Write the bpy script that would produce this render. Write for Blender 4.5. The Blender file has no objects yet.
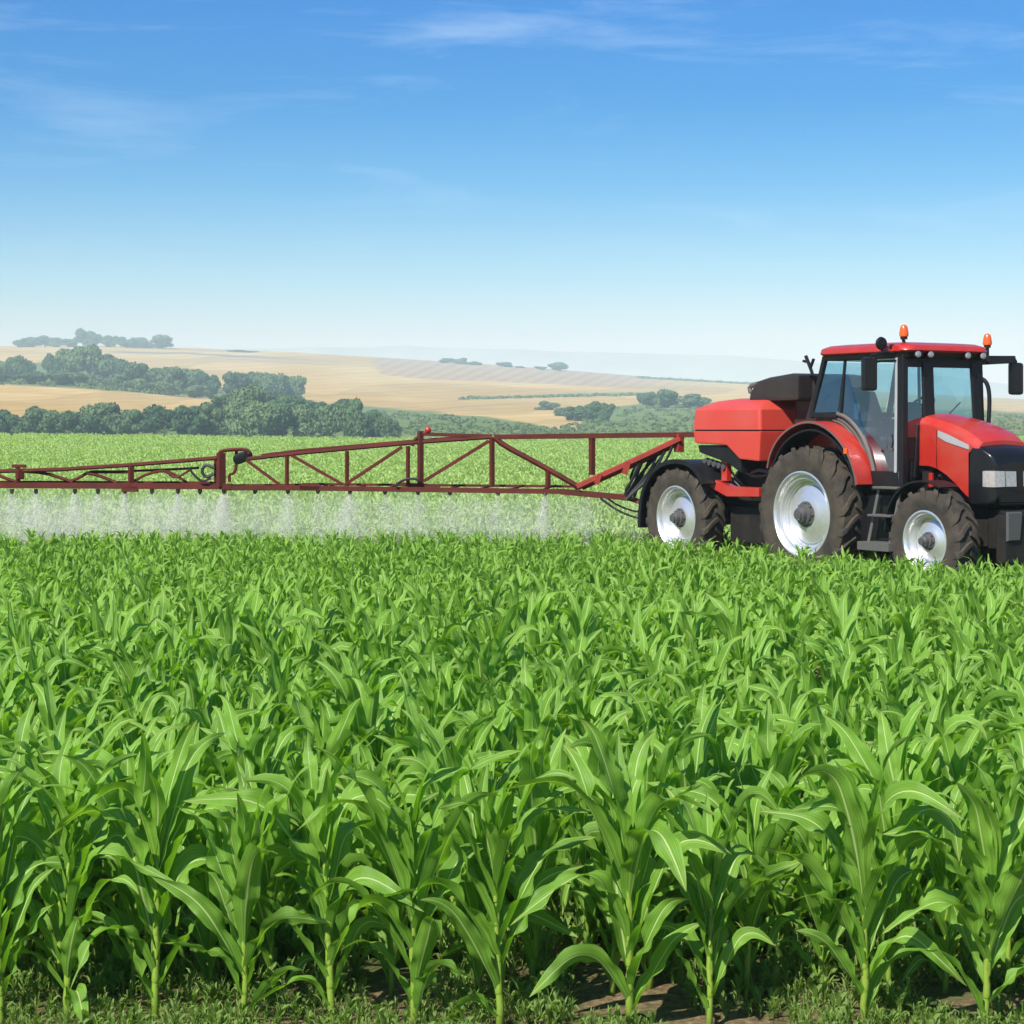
import bpy, bmesh, math, random
import numpy as np
from mathutils import Vector, Matrix

R_ = math.radians
random.seed(7)
rng = np.random.default_rng(11)
S = bpy.context.scene
C = S.collection

# ------------------------------------------------------------------ camera
F, Y0, CH = 2000.0, 428.0, 2.25          # focal length in pixels, horizon row, eye height
cam_d = bpy.data.cameras.new('camera')
cam = bpy.data.objects.new('camera', cam_d)
C.objects.link(cam)
cam.location = (0, 0, CH)
cam.rotation_euler = (R_(90), 0, 0)
cam_d.sensor_width = 36
cam_d.lens = 36 * F / 1024
cam_d.shift_y = -(512 - Y0) / 1024
cam_d.clip_start = 0.1
cam_d.clip_end = 30000
S.camera = cam

# ------------------------------------------------------------------ sky
SUN = Vector((-0.46, -0.70, 0.86)).normalized()
elev = math.asin(SUN.z)
srot = math.atan2(SUN.x, SUN.y)
W = bpy.data.worlds.new('World')
S.world = W
W.use_nodes = True
nt = W.node_tree
nt.nodes.clear()


def N(nt, kind, **kw):
    n = nt.nodes.new(kind)
    for k, v in kw.items():
        if k.startswith('i_'):
            key = k[2:]
            key = int(key) if key.isdigit() else key
            n.inputs[key].default_value = v
        else:
            setattr(n, k, v)
    return n


def ramp(nt, stops, src=None, interp='LINEAR'):
    r = nt.nodes.new('ShaderNodeValToRGB')
    r.color_ramp.interpolation = interp
    e = r.color_ramp.elements
    while len(e) > 1:
        e.remove(e[-1])
    for i, (p, c) in enumerate(stops):
        el = e[0] if i == 0 else e.new(p)
        el.position = p
        if not isinstance(c, (tuple, list)):
            c = (c, c, c)
        el.color = (*c[:3], 1)
    if src is not None:
        nt.links.new(src, r.inputs[0])
    return r


def mixc(nt, a, b, fac, mode='MIX'):
    m = nt.nodes.new('ShaderNodeMix')
    m.data_type = 'RGBA'
    m.blend_type = mode
    for idx, v in ((6, a), (7, b)):
        if hasattr(v, 'is_output'):
            nt.links.new(v, m.inputs[idx])
        else:
            m.inputs[idx].default_value = (*v[:3], 1)
    if hasattr(fac, 'is_output'):
        nt.links.new(fac, m.inputs[0])
    else:
        m.inputs[0].default_value = fac
    return m.outputs[2]


def mth(nt, op, a, b=None, c=None, clamp=False):
    m = nt.nodes.new('ShaderNodeMath')
    m.operation = op
    m.use_clamp = clamp
    for i, v in enumerate((a, b, c)):
        if v is None:
            continue
        if hasattr(v, 'is_output'):
            nt.links.new(v, m.inputs[i])
        else:
            m.inputs[i].default_value = v
    return m.outputs[0]


tc = N(nt, 'ShaderNodeTexCoord')
sep = N(nt, 'ShaderNodeSeparateXYZ')
nt.links.new(tc.outputs['Generated'], sep.inputs[0])
sky = N(nt, 'ShaderNodeTexSky', sky_type='NISHITA', sun_disc=False, sun_elevation=elev, sun_rotation=srot,
        air_density=1.0, dust_density=0.6, ozone_density=2.5)
zr = mth(nt, 'MULTIPLY', sep.outputs['Z'], 2.5, clamp=True)
tint = ramp(nt, [(0.0, (1.22, 0.86, 0.76)), (0.10, (0.94, 0.76, 0.74)), (0.18, (0.54, 0.69, 0.77)), (0.30, (0.17, 0.51, 0.76)),
                 (0.40, (0.02, 0.40, 0.74)), (0.52, (0.0, 0.38, 0.79)), (1.0, (0.30, 0.50, 0.85))], zr)
skyc = mixc(nt, sky.outputs[0], tint.outputs[0], 1.0, 'MULTIPLY')
# thin cirrus
mp = N(nt, 'ShaderNodeMapping')
mp.inputs['Scale'].default_value = (5, 5, 34)
mp.inputs['Rotation'].default_value = (0, R_(6), 0)
mp.inputs['Location'].default_value = (2.0, 3.3, 9.4)
nt.links.new(tc.outputs['Generated'], mp.inputs[0])
nz = N(nt, 'ShaderNodeTexNoise', i_Scale=1.1, i_Detail=7.0, i_Roughness=0.62, i_Distortion=0.5)
nt.links.new(mp.outputs[0], nz.inputs['Vector'])
cl = ramp(nt, [(0.52, 0.0), (0.85, 1.0)], nz.outputs[0])
clz = ramp(nt, [(0.0, 0.15), (0.2, 0.25), (0.42, 0.75), (1, 0.7)], zr)
clf = mth(nt, 'MULTIPLY', mth(nt, 'MULTIPLY', cl.outputs[0], clz.outputs[0]), 0.42)
skyc = mixc(nt, skyc, (6.5, 7.2, 8.2), clf)
bg = N(nt, 'ShaderNodeBackground', i_Strength=0.10)
nt.links.new(skyc, bg.inputs[0])
wo = N(nt, 'ShaderNodeOutputWorld')
nt.links.new(bg.outputs[0], wo.inputs[0])

sun_d = bpy.data.lights.new('sun', 'SUN')
sun_d.energy = 4.7
sun_d.angle = R_(0.5)
sun_d.color = (1.0, 0.95, 0.87)
sun = bpy.data.objects.new('sun', sun_d)
C.objects.link(sun)
sun.rotation_euler = SUN.to_track_quat('Z', 'Y').to_euler()
sun.location = (-20, -20, 60)

S.view_settings.view_transform = 'Standard'
S.view_settings.look = 'None'
S.view_settings.gamma = 1
S.view_settings.exposure = 0.7
S.render.engine = 'CYCLES'
S.cycles.use_denoising = True
S.cycles.max_bounces = 8
S.cycles.transparent_max_bounces = 12
S.cycles.volume_bounces = 3


# ------------------------------------------------------------------ materials
def new_mat(name):
    m = bpy.data.materials.new(name)
    m.use_nodes = True
    m.node_tree.nodes.clear()
    o = m.node_tree.nodes.new('ShaderNodeOutputMaterial')
    return m, m.node_tree, o


def pmat(name, col, rough=0.5, metal=0.0, dirt=0.0, dirtcol=(0.16, 0.12, 0.08), scale=6.0, var=0.15, coat=0.0, bump=0.0, spec=0.5):
    m, t, o = new_mat(name)
    p = t.nodes.new('ShaderNodeBsdfPrincipled')
    tcn = t.nodes.new('ShaderNodeTexCoord')
    n1 = N(t, 'ShaderNodeTexNoise', i_Scale=scale, i_Detail=6.0, i_Roughness=0.65)
    t.links.new(tcn.outputs['Object'], n1.inputs['Vector'])
    dark = tuple(c * (1 - var) for c in col)
    lite = tuple(min(1, c * (1 + var)) for c in col)
    c1 = mixc(t, dark, lite, n1.outputs[0])
    if dirt > 0:
        n2 = N(t, 'ShaderNodeTexNoise', i_Scale=scale * 0.6, i_Detail=8.0, i_Roughness=0.7)
        t.links.new(tcn.outputs['Object'], n2.inputs['Vector'])
        r2 = ramp(t, [(0.5 - dirt * 0.2, 0.0), (0.85, dirt)], n2.outputs[0])
        c1 = mixc(t, c1, dirtcol, r2.outputs[0])
        rr = mth(t, 'MULTIPLY_ADD', r2.outputs[0], 0.4, rough)
        t.links.new(rr, p.inputs['Roughness'])
    else:
        p.inputs['Roughness'].default_value = rough
    t.links.new(c1, p.inputs['Base Color'])
    p.inputs['Metallic'].default_value = metal
    p.inputs['Specular IOR Level'].default_value = spec
    p.inputs['Coat Weight'].default_value = coat
    p.inputs['Coat Roughness'].default_value = 0.15
    if bump > 0:
        n3 = N(t, 'ShaderNodeTexNoise', i_Scale=scale * 6, i_Detail=4.0)
        t.links.new(tcn.outputs['Object'], n3.inputs['Vector'])
        b = N(t, 'ShaderNodeBump', i_Strength=bump, i_Distance=0.01)
        t.links.new(n3.outputs[0], b.inputs['Height'])
        t.links.new(b.outputs[0], p.inputs['Normal'])
    t.links.new(p.outputs[0], o.inputs[0])
    return m


M = {}
M['red'] = pmat('red_paint', (0.41, 0.017, 0.010), 0.32, dirt=0.45, dirtcol=(0.36, 0.13, 0.08), scale=2.5, var=0.12, coat=0.5)
M['tank_red'] = pmat('tank_red_sky_sheen', (0.50, 0.045, 0.028), 0.42, dirt=0.4, dirtcol=(0.40, 0.16, 0.11), scale=2.0, var=0.10, coat=0.15)  # lighter copy of the red; sky reflection and haze put into the colour
M['boom_red'] = pmat('boom_red', (0.115, 0.014, 0.008), 0.6, dirt=1.0, dirtcol=(0.04, 0.020, 0.013), scale=4, var=0.45, spec=0.25)
M['arm_red'] = pmat('arm_red', (0.30, 0.026, 0.016), 0.5, dirt=0.8, dirtcol=(0.08, 0.03, 0.02), scale=6, var=0.35, spec=0.3)
M['black'] = pmat('black_plastic', (0.008, 0.008, 0.009), 0.42, dirt=0.22, dirtcol=(0.05, 0.042, 0.034), scale=4, spec=0.3)
M['gloss_black'] = pmat('gloss_black', (0.007, 0.0075, 0.009), 0.28, scale=4, spec=0.35, coat=0.1)
M['brown_black'] = pmat('weathered_black', (0.028, 0.021, 0.019), 0.42, spec=0.35, dirt=0.3, dirtcol=(0.09, 0.07, 0.06), scale=4)
M['chassis'] = pmat('chassis', (0.010, 0.0095, 0.009), 0.6, spec=0.25, dirt=0.55, dirtcol=(0.06, 0.046, 0.034), scale=5)
M['tyre'] = pmat('tyre_rubber', (0.030, 0.026, 0.022), 0.85, dirt=0.7, dirtcol=(0.135, 0.108, 0.072), scale=5, var=0.3, bump=0.3, spec=0.3)
M['silver'] = pmat('rim_silver', (0.78, 0.79, 0.80), 0.30, metal=0.78, dirt=0.55, dirtcol=(0.30, 0.26, 0.21), scale=7, var=0.10)
M['hub'] = pmat('hub_metal', (0.10, 0.10, 0.10), 0.45, metal=0.4, dirt=0.4, scale=12)
M['trim'] = pmat('grey_trim', (0.42, 0.42, 0.42), 0.4, metal=0.3, scale=6)
M['orange'] = pmat('orange_lens', (0.75, 0.10, 0.005), 0.25, scale=10, var=0.1, coat=0.4)
M['lens'] = pmat('clear_lens', (0.42, 0.44, 0.46), 0.12, metal=0.5, scale=25, var=0.5, coat=0.8)
M['seat'] = pmat('seat_cloth', (0.045, 0.06, 0.075), 0.8, scale=10)
M['dark_grey'] = pmat('dark_grey_plastic', (0.07, 0.072, 0.075), 0.35, scale=5, coat=0.3)
M['hose'] = pmat('hose_rubber', (0.010, 0.010, 0.010), 0.5, scale=8)
M['bark'] = pmat('bark', (0.12, 0.09, 0.06), 0.9, scale=3)
M['steel'] = pmat('dull_steel', (0.13, 0.125, 0.115), 0.5, metal=0.4, dirt=0.5, scale=8)


def glass_mat():
    m, t, o = new_mat('tinted_glass')
    tr = N(t, 'ShaderNodeBsdfTransparent')
    tr.inputs[0].default_value = (0.80, 0.92, 0.945, 1)
    gl = N(t, 'ShaderNodeBsdfGlossy', i_Roughness=0.03)
    gl.inputs[0].default_value = (0.9, 0.95, 1, 1)
    fr = N(t, 'ShaderNodeFresnel', i_IOR=1.55)
    gg = N(t, 'ShaderNodeNewGeometry')
    fac = mth(t, 'MULTIPLY', mth(t, 'MULTIPLY', mth(t, 'ADD', fr.outputs[0], 0.03), 2.3, clamp=True), mth(t, 'SUBTRACT', 1.0, gg.outputs['Backfacing']))
    mx = N(t, 'ShaderNodeMixShader')
    t.links.new(fac, mx.inputs[0])
    t.links.new(tr.outputs[0], mx.inputs[1])
    t.links.new(gl.outputs[0], mx.inputs[2])
    t.links.new(mx.outputs[0], o.inputs[0])
    return m


M['glass'] = glass_mat()


def leaf_mat(name, dark, lite, rib, transl=0.35, rough=0.42):
    """corn leaf: UV.x runs across the blade, UV.y along it"""
    m, t, o = new_mat(name)
    uv = N(t, 'ShaderNodeUVMap', uv_map='UVMap')
    sp = N(t, 'ShaderNodeSeparateXYZ')
    t.links.new(uv.outputs[0], sp.inputs[0])
    du = mth(t, 'ABSOLUTE', mth(t, 'SUBTRACT', sp.outputs[0], 0.5))
    ribm = ramp(t, [(0.0, 1.0), (0.022, 1.0), (0.05, 0.0)], du)
    wv = mth(t, 'SINE', mth(t, 'MULTIPLY', sp.outputs[0], 150.0))
    oi = N(t, 'ShaderNodeObjectInfo')
    at = N(t, 'ShaderNodeAttribute', attribute_name='tint')
    geo = N(t, 'ShaderNodeNewGeometry')
    n1 = N(t, 'ShaderNodeTexNoise', i_Scale=9.0, i_Detail=4.0)
    t.links.new(geo.outputs['Position'], n1.inputs['Vector'])
    f = mth(t, 'ADD', mth(t, 'MULTIPLY', n1.outputs[0], 0.5),
            mth(t, 'ADD', mth(t, 'MULTIPLY', oi.outputs['Random'], 0.25), mth(t, 'MULTIPLY', at.outputs['Fac'], 0.45)))
    f = mth(t, 'ADD', f, mth(t, 'MULTIPLY', wv, 0.09))
    c = mixc(t, dark, lite, mth(t, 'MULTIPLY', f, 0.95, clamp=True))
    mps = N(t, 'ShaderNodeMapping')
    mps.inputs['Scale'].default_value = (26, 1.6, 1)
    t.links.new(uv.outputs[0], mps.inputs[0])
    n2 = N(t, 'ShaderNodeTexNoise', i_Scale=1.0, i_Detail=3.0)
    t.links.new(mps.outputs[0], n2.inputs['Vector'])
    st = ramp(t, [(0.42, 0.0), (0.70, 0.75)], n2.outputs[0])
    c = mixc(t, c, tuple(min(1, x * 1.3 + 0.04) for x in lite), st.outputs[0])  # pale vein streaks, also painting highlights onto the blades
    bl = ramp(t, [(0.62, 0.0), (0.74, 0.30)], n1.outputs[0])
    c = mixc(t, c, tuple(x * 0.6 for x in dark), bl.outputs[0])
    # dry, yellowed tips
    tip = ramp(t, [(0.86, 0.0), (1.0, 0.35)], sp.outputs[1])
    c = mixc(t, c, (0.30, 0.28, 0.08), tip.outputs[0])
    c = mixc(t, c, rib, ribm.outputs[0])
    p = N(t, 'ShaderNodeBsdfPrincipled')
    p.inputs['Roughness'].default_value = rough
    p.inputs['Specular IOR Level'].default_value = 0.36
    t.links.new(c, p.inputs['Base Color'])
    b = N(t, 'ShaderNodeBump', i_Strength=0.35, i_Distance=0.002)
    t.links.new(mth(t, 'ADD', wv, mth(t, 'MULTIPLY', ribm.outputs[0], 3.0)), b.inputs['Height'])
    t.links.new(b.outputs[0], p.inputs['Normal'])
    tl = N(t, 'ShaderNodeBsdfTranslucent')
    c2 = mixc(t, c, (0.9, 1.0, 0.25), 1.0, 'MULTIPLY')
    c3 = mixc(t, c2, (1.8, 1.8, 1.8), 1.0, 'MULTIPLY')
    t.links.new(c3, tl.inputs[0])
    mx = N(t, 'ShaderNodeMixShader')
    mx.inputs[0].default_value = transl
    t.links.new(p.outputs[0], mx.inputs[1])
    t.links.new(tl.outputs[0], mx.inputs[2])
    t.links.new(mx.outputs[0], o.inputs[0])
    return m


M['corn'] = leaf_mat('corn_leaf', (0.040, 0.140, 0.004), (0.205, 0.385, 0.040), (0.46, 0.58, 0.22), 0.36, 0.48)
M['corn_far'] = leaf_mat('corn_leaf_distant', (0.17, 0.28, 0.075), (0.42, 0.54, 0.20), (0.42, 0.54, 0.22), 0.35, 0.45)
M['stalk'] = pmat('corn_stalk', (0.17, 0.28, 0.025), 0.5, dirt=0.6, dirtcol=(0.33, 0.38, 0.06), scale=18, var=0.4)
M['weed'] = leaf_mat('weed_leaf', (0.07, 0.15, 0.02), (0.20, 0.30, 0.06), (0.20, 0.30, 0.06))


def foliage_mat(name, a, b):
    m, t, o = new_mat(name)
    geo = N(t, 'ShaderNodeNewGeometry')
    oi = N(t, 'ShaderNodeObjectInfo')
    n1 = N(t, 'ShaderNodeTexNoise', i_Scale=0.5, i_Detail=3.0)
    t.links.new(geo.outputs['Position'], n1.inputs['Vector'])
    f = mth(t, 'ADD', mth(t, 'MULTIPLY_ADD', n1.outputs[0], 0.7, -0.2), mth(t, 'MULTIPLY', oi.outputs['Random'], 0.75), clamp=True)
    c = mixc(t, a, b, f)
    d = N(t, 'ShaderNodeBsdfDiffuse')
    t.links.new(c, d.inputs[0])
    tl = N(t, 'ShaderNodeBsdfTranslucent')
    t.links.new(c, tl.inputs[0])
    mx = N(t, 'ShaderNodeMixShader')
    mx.inputs[0].default_value = 0.32
    t.links.new(d.outputs[0], mx.inputs[1])
    t.links.new(tl.outputs[0], mx.inputs[2])
    t.links.new(mx.outputs[0], o.inputs[0])
    return m


M['tree'] = foliage_mat('tree_leaves', (0.055, 0.115, 0.055), (0.19, 0.27, 0.115))
M['scrub'] = foliage_mat('scrub_leaves', (0.10, 0.16, 0.055), (0.19, 0.25, 0.09))

# ------------------------------------------------------------------ object helpers


def link(name, me, mat=None, parent=None, smooth=38):
    o = bpy.data.objects.new(name, me)
    C.objects.link(o)
    if mat is not None and not me.materials:
        me.materials.append(mat)
    if smooth and len(me.polygons):
        me.shade_smooth()
        me.set_sharp_from_angle(angle=R_(smooth))
    if parent is not None:
        o.parent = parent
    return o


def tag(o, label, cat, group=None, kind=None):
    if label:
        o['label'] = label
    if cat:
        o['category'] = cat
    if group:
        o['group'] = group
    if kind:
        o['kind'] = kind
    return o


def empty(name, loc, rz=0):
    o = bpy.data.objects.new(name, None)
    o.empty_display_size = 0.3
    C.objects.link(o)
    o.location = loc
    o.rotation_euler = (0, 0, rz)
    return o


def np_mesh(name, v, f, uv=None, tint=None):
    """v (n,3), f (m,4) quads or (m,3) tris, uv per vertex"""
    me = bpy.data.meshes.new(name)
    k = f.shape[1]
    me.vertices.add(len(v))
    me.vertices.foreach_set('co', np.ascontiguousarray(v, dtype=np.float32).ravel())
    me.loops.add(f.size)
    me.loops.foreach_set('vertex_index', np.ascontiguousarray(f, dtype=np.int32).ravel())
    me.polygons.add(len(f))
    me.polygons.foreach_set('loop_start', np.arange(0, f.size, k, dtype=np.int32))
    me.polygons.foreach_set('loop_total', np.full(len(f), k, dtype=np.int32))
    me.update(calc_edges=True)
    if uv is not None:
        l = me.uv_layers.new(name='UVMap')
        l.data.foreach_set('uv', np.ascontiguousarray(uv[f.ravel()], dtype=np.float32).ravel())
    if tint is not None:
        a = me.attributes.new('tint', 'FLOAT', 'POINT')
        a.data.foreach_set('value', np.ascontiguousarray(tint, dtype=np.float32))
    me.polygons.foreach_set('use_smooth', np.ones(len(f), dtype=bool))
    me.update()
    return me


class MB:
    """collects shapes in machine coordinates (x forward, q metres to the machine's right-hand side, z up)"""

    def __init__(s):
        s.bm = bmesh.new()

    def _f(s, ring_idx):
        try:
            s.bm.faces.new(ring_idx)
        except ValueError:
            pass

    def hull(s, rings, cap=True, close=True, bevel=0.0, seg=2):
        """loft through rings (equal counts) of (x,q,z)"""
        bm = s.bm
        vv = [[bm.verts.new((p[0], -p[1], p[2])) for p in r] for r in rings]
        n = len(vv[0])
        faces = []
        for a, b in zip(vv[:-1], vv[1:]):
            rg = range(n) if close else range(n - 1)
            for i in rg:
                j = (i + 1) % n
                faces.append(bm.faces.new((a[i], a[j], b[j], b[i])))
        if cap and close:
            faces.append(bm.faces.new(vv[0][::-1]))
            faces.append(bm.faces.new(vv[-1]))
        bmesh.ops.recalc_face_normals(bm, faces=faces)
        if bevel > 0:
            ed = {e for f in faces for e in f.edges if len(e.link_faces) == 2 and e.calc_face_angle(0) > 0.5}
            bmesh.ops.bevel(bm, geom=list(ed), offset=bevel, segments=seg, affect='EDGES', profile=0.6, clamp_overlap=True)
        return s

    def box(s, x0, x1, q0, q1, z0, z1, bevel=0.015):
        return s.hull([[(x0, q0, z0), (x1, q0, z0), (x1, q1, z0), (x0, q1, z0)],
                       [(x0, q0, z1), (x1, q0, z1), (x1, q1, z1), (x0, q1, z1)]], bevel=bevel)

    def prism(s, poly, q0, q1, bevel=0.015):
        """poly in (x,z), extruded from q0 to q1"""
        return s.hull([[(x, q0, z) for x, z in poly], [(x, q1, z) for x, z in poly]], bevel=bevel)

    def prismx(s, poly, x0, x1, bevel=0.015):
        return s.hull([[(x0, q, z) for q, z in poly], [(x1, q, z) for q, z in poly]], bevel=bevel)

    def strip(s, prof, q0, q1, th, bevel=0.0):
        """curved sheet: prof in (x,z) swept across q, with thickness th towards the inside"""
        pts = [Vector((x, 0, z)) for x, z in prof]
        inn = []
        for i, p in enumerate(pts):
            a = pts[max(i - 1, 0)]
            b = pts[min(i + 1, len(pts) - 1)]
            d = (b - a).normalized()
            nrm = Vector((d.z, 0, -d.x))
            inn.append(p + nrm * th)
        rings = [[(p.x, q0, p.z), (p.x, q1, p.z), (r.x, q1, r.z), (r.x, q0, r.z)] for p, r in zip(pts, inn)]
        return s.hull(rings, bevel=bevel)

    def bar(s, a, b, w, h=None, bevel=0.006, up=(0, 0, 1)):
        h = h or w
        a = Vector(a)
        b = Vector(b)
        d = (b - a).normalized()
        u = Vector(up)
        if abs(d.dot(u)) > 0.95:
            u = Vector((1, 0, 0))
        sd = d.cross(u).normalized()
        u = sd.cross(d).normalized()
        off = [sd * (w / 2) + u * (h / 2), -sd * (w / 2) + u * (h / 2), -sd * (w / 2) - u * (h / 2), sd * (w / 2) - u * (h / 2)]
        return s.hull([[tuple(a + o) for o in off], [tuple(b + o) for o in off]], bevel=bevel, seg=1)

    def tube(s, pts, r, n=8, smooth_sub=0):
        P = [Vector(p) for p in pts]
        for _ in range(smooth_sub):
            Q = [P[0]]
            for a, b in zip(P[:-1], P[1:]):
                Q += [a * 0.75 + b * 0.25, a * 0.25 + b * 0.75]
            Q.append(P[-1])
            P = Q
        rings = []
        u = None
        for i, p in enumerate(P):
            d = (P[min(i + 1, len(P) - 1)] - P[max(i - 1, 0)]).normalized()
            if u is None:
                u = d.orthogonal().normalized()
            else:
                u = (u - d * u.dot(d)).normalized()
            v = d.cross(u)
            rr = r[i] if isinstance(r, (list, tuple)) else r
            rings.append([tuple(p + (u * math.cos(k * 2 * math.pi / n) + v * math.sin(k * 2 * math.pi / n)) * rr) for k in range(n)])
        return s.hull(rings)

    def lathe(s, prof, c=(0, 0, 0), n=48, axis='q', close=True):
        """prof list of (r, offset along axis)"""
        bm = s.bm
        rings = []
        for r, t in prof:
            ring = []
            for k in range(n):
                a = 2 * math.pi * k / n
                if axis == 'q':
                    p = (c[0] + r * math.cos(a), c[1] + t, c[2] + r * math.sin(a))
                elif axis == 'x':
                    p = (c[0] + t, c[1] + r * math.cos(a), c[2] + r * math.sin(a))
                else:
                    p = (c[0] + r * math.cos(a), c[1] + r * math.sin(a), c[2] + t)
                ring.append(p)
            rings.append(ring)
        return s.hull(rings, cap=close)

    def ball(s, c, r, sc=(1, 1, 1), n=16):
        mat = Matrix.Translation((c[0], -c[1], c[2])) @ Matrix.Diagonal((*sc, 1))
        bmesh.ops.create_uvsphere(s.bm, u_segments=n, v_segments=n // 2 + 2, radius=r, matrix=mat)
        return s

    def build(s, name, mat, parent=None, off=(0, 0, 0), smooth=38, xf=None):
        me = bpy.data.meshes.new(name)
        if xf is not None:
            bmesh.ops.transform(s.bm, matrix=xf, verts=s.bm.verts)
        if off != (0, 0, 0):
            bmesh.ops.translate(s.bm, vec=(-off[0], off[1], -off[2]), verts=s.bm.verts)
        bmesh.ops.recalc_face_normals(s.bm, faces=s.bm.faces)
        s.bm.to_mesh(me)
        s.bm.free()
        o = link(name, me, mat, parent, smooth)
        if smooth:
            wn = o.modifiers.new('weighted_normal', 'WEIGHTED_NORMAL')
            wn.weight = 80
            wn.keep_sharp = True
        return o


# ------------------------------------------------------------------ terrain
FIELD_END = 250.0


def sstep(a, b, x):
    t = np.clip((x - a) / (b - a), 0, 1)
    return t * t * (3 - 2 * t)


def field_z(X, Y):
    X = np.asarray(X, float)
    Y = np.asarray(Y, float)
    u = 512 + F * X / np.maximum(Y, 1.0)
    end = CH - (np.interp(u, [0, 370, 700, 1024], [431.0, 435.5, 437, 434]) - Y0) * FIELD_END / F - 0.55
    t = np.clip((Y - 38) / (FIELD_END - 38), 0, 1)
    return end * (t ** 1.15)


DK = np.array([250, 300, 420, 520, 620, 1000, 1150, 2500, 3300, 3800.0])
UK = np.array([-300, 0, 100, 200, 300, 390, 500, 570, 650, 760, 900, 1024, 1300.0])
YK = {  # picture row that each depth reaches, along UK
    300: [443, 442, 443, 444, 445, 446, 446, 447, 447, 447, 446, 445, 445],
    420: [442, 442, 442, 443, 444, 445, 445, 446, 446, 446, 445, 444, 444],
    520: [436, 436, 436, 436, 437, 438, 439, 441, 441, 440, 439, 438, 438],
    620: [410, 411, 412, 413, 420, 423, 427, 430, 429, 429, 429, 427, 426],
    1000: [381, 383, 385, 398, 404, 407, 410, 412, 410, 407, 410, 415, 418],
    1150: [372, 375, 378, 388, 394, 398, 402, 404, 403, 402, 405, 412, 415],
    2500: [348, 346, 345.5, 348, 352.5, 358, 365, 370.5, 377, 383, 393, 399, 405],
    3300: [352, 350, 350, 352, 356, 362, 369, 374, 380, 386, 396, 402, 408],
    3800: [360, 358, 358, 360, 364, 370, 377, 382, 388, 394, 404, 410, 416],
}


def hill_row(u, d):
    """picture row -> used only to shape the land"""
    u = np.asarray(u, float)
    d = np.asarray(d, float)
    rows = np.stack([np.interp(u, UK, YK[int(k)]) for k in DK[1:]], -1)
    first = Y0 + (CH - field_z((u - 512) / F * 250.0, np.full_like(u, 250.0))) * F / 250.0
    rows = np.concatenate([first[..., None], rows], -1)
    ld = np.log(np.clip(d, DK[0], DK[-1]))
    lk = np.log(DK)
    i = np.clip(np.searchsorted(lk, ld, side='right') - 1, 0, len(lk) - 2)
    t = (ld - lk[i]) / (lk[i + 1] - lk[i])
    a = np.take_along_axis(rows, i[..., None], -1)[..., 0]
    b = np.take_along_axis(rows, (i + 1)[..., None], -1)[..., 0]
    return a * (1 - t) + b * t


def hill_z(X, Y):
    X = np.asarray(X, float)
    Y = np.asarray(Y, float)
    u = 512 + F * X / np.maximum(Y, 1)
    return CH - (hill_row(u, Y) - Y0) * Y / F


def ground_z(X, Y):
    return np.where(np.asarray(Y) < FIELD_END, field_z(X, Y), hill_z(X, np.maximum(Y, FIELD_END)))


def find_depth(u, row, dmin=520, dmax=2500):
    d = np.exp(np.linspace(math.log(dmin), math.log(dmax), 400))
    r = hill_row(np.full(400, float(u)), d)
    ok = np.where(r <= row)[0]
    return float(d[ok[0]]) if len(ok) else dmax


def grid_mesh(name, Ys, As, widthf, zf):
    Yg = np.repeat(np.asarray(Ys, float)[:, None], len(As), 1)
    Xg = np.asarray(As)[None, :] * widthf(Yg)
    Zg = zf(Xg, Yg)
    v = np.stack([Xg, Yg, Zg], -1).reshape(-1, 3)
    nr, nc = Yg.shape
    idx = np.arange(nr * nc).reshape(nr, nc)
    f = np.stack([idx[:-1, :-1], idx[:-1, 1:], idx[1:, 1:], idx[1:, :-1]], -1).reshape(-1, 4)
    return np_mesh(name, v, f), Xg.ravel(), Yg.ravel()


# field soil -------------------------------------------------------
def soil_mat():
    m, t, o = new_mat('soil')
    geo = N(t, 'ShaderNodeNewGeometry')
    n1 = N(t, 'ShaderNodeTexNoise', i_Scale=22.0, i_Detail=10.0, i_Roughness=0.78)
    n2 = N(t, 'ShaderNodeTexNoise', i_Scale=2.2, i_Detail=5.0)
    n3 = N(t, 'ShaderNodeTexNoise', i_Scale=60.0, i_Detail=6.0, i_Roughness=0.7)
    for n in (n1, n2, n3):
        t.links.new(geo.outputs['Position'], n.inputs['Vector'])
    c = ramp(t, [(0.3, (0.06, 0.042, 0.024)), (0.5, (0.20, 0.145, 0.075)), (0.68, (0.42, 0.33, 0.18))], n1.outputs[0])
    g = ramp(t, [(0.45, 0.0), (0.62, 0.75)], n2.outputs[0])
    c2 = mixc(t, c.outputs[0], (0.06, 0.10, 0.025), g.outputs[0])
    spy = N(t, 'ShaderNodeSeparateXYZ')
    t.links.new(geo.outputs['Position'], spy.inputs[0])
    far = mth(t, 'MULTIPLY_ADD', spy.outputs[1], 1 / 30.0, -0.9, clamp=True)
    c2 = mixc(t, c2, (0.24, 0.32, 0.10), mth(t, 'MULTIPLY', far, 0.9))
    p = N(t, 'ShaderNodeBsdfPrincipled', i_Roughness=0.95)
    p.inputs['Specular IOR Level'].default_value = 0.1
    t.links.new(c2, p.inputs['Base Color'])
    b = N(t, 'ShaderNodeBump', i_Strength=0.8, i_Distance=0.03)
    t.links.new(mth(t, 'ADD', n1.outputs[0], mth(t, 'MULTIPLY', n3.outputs[0], 0.5)), b.inputs['Height'])
    t.links.new(b.outputs[0], p.inputs['Normal'])
    t.links.new(p.outputs[0], o.inputs[0])
    return m


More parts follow.
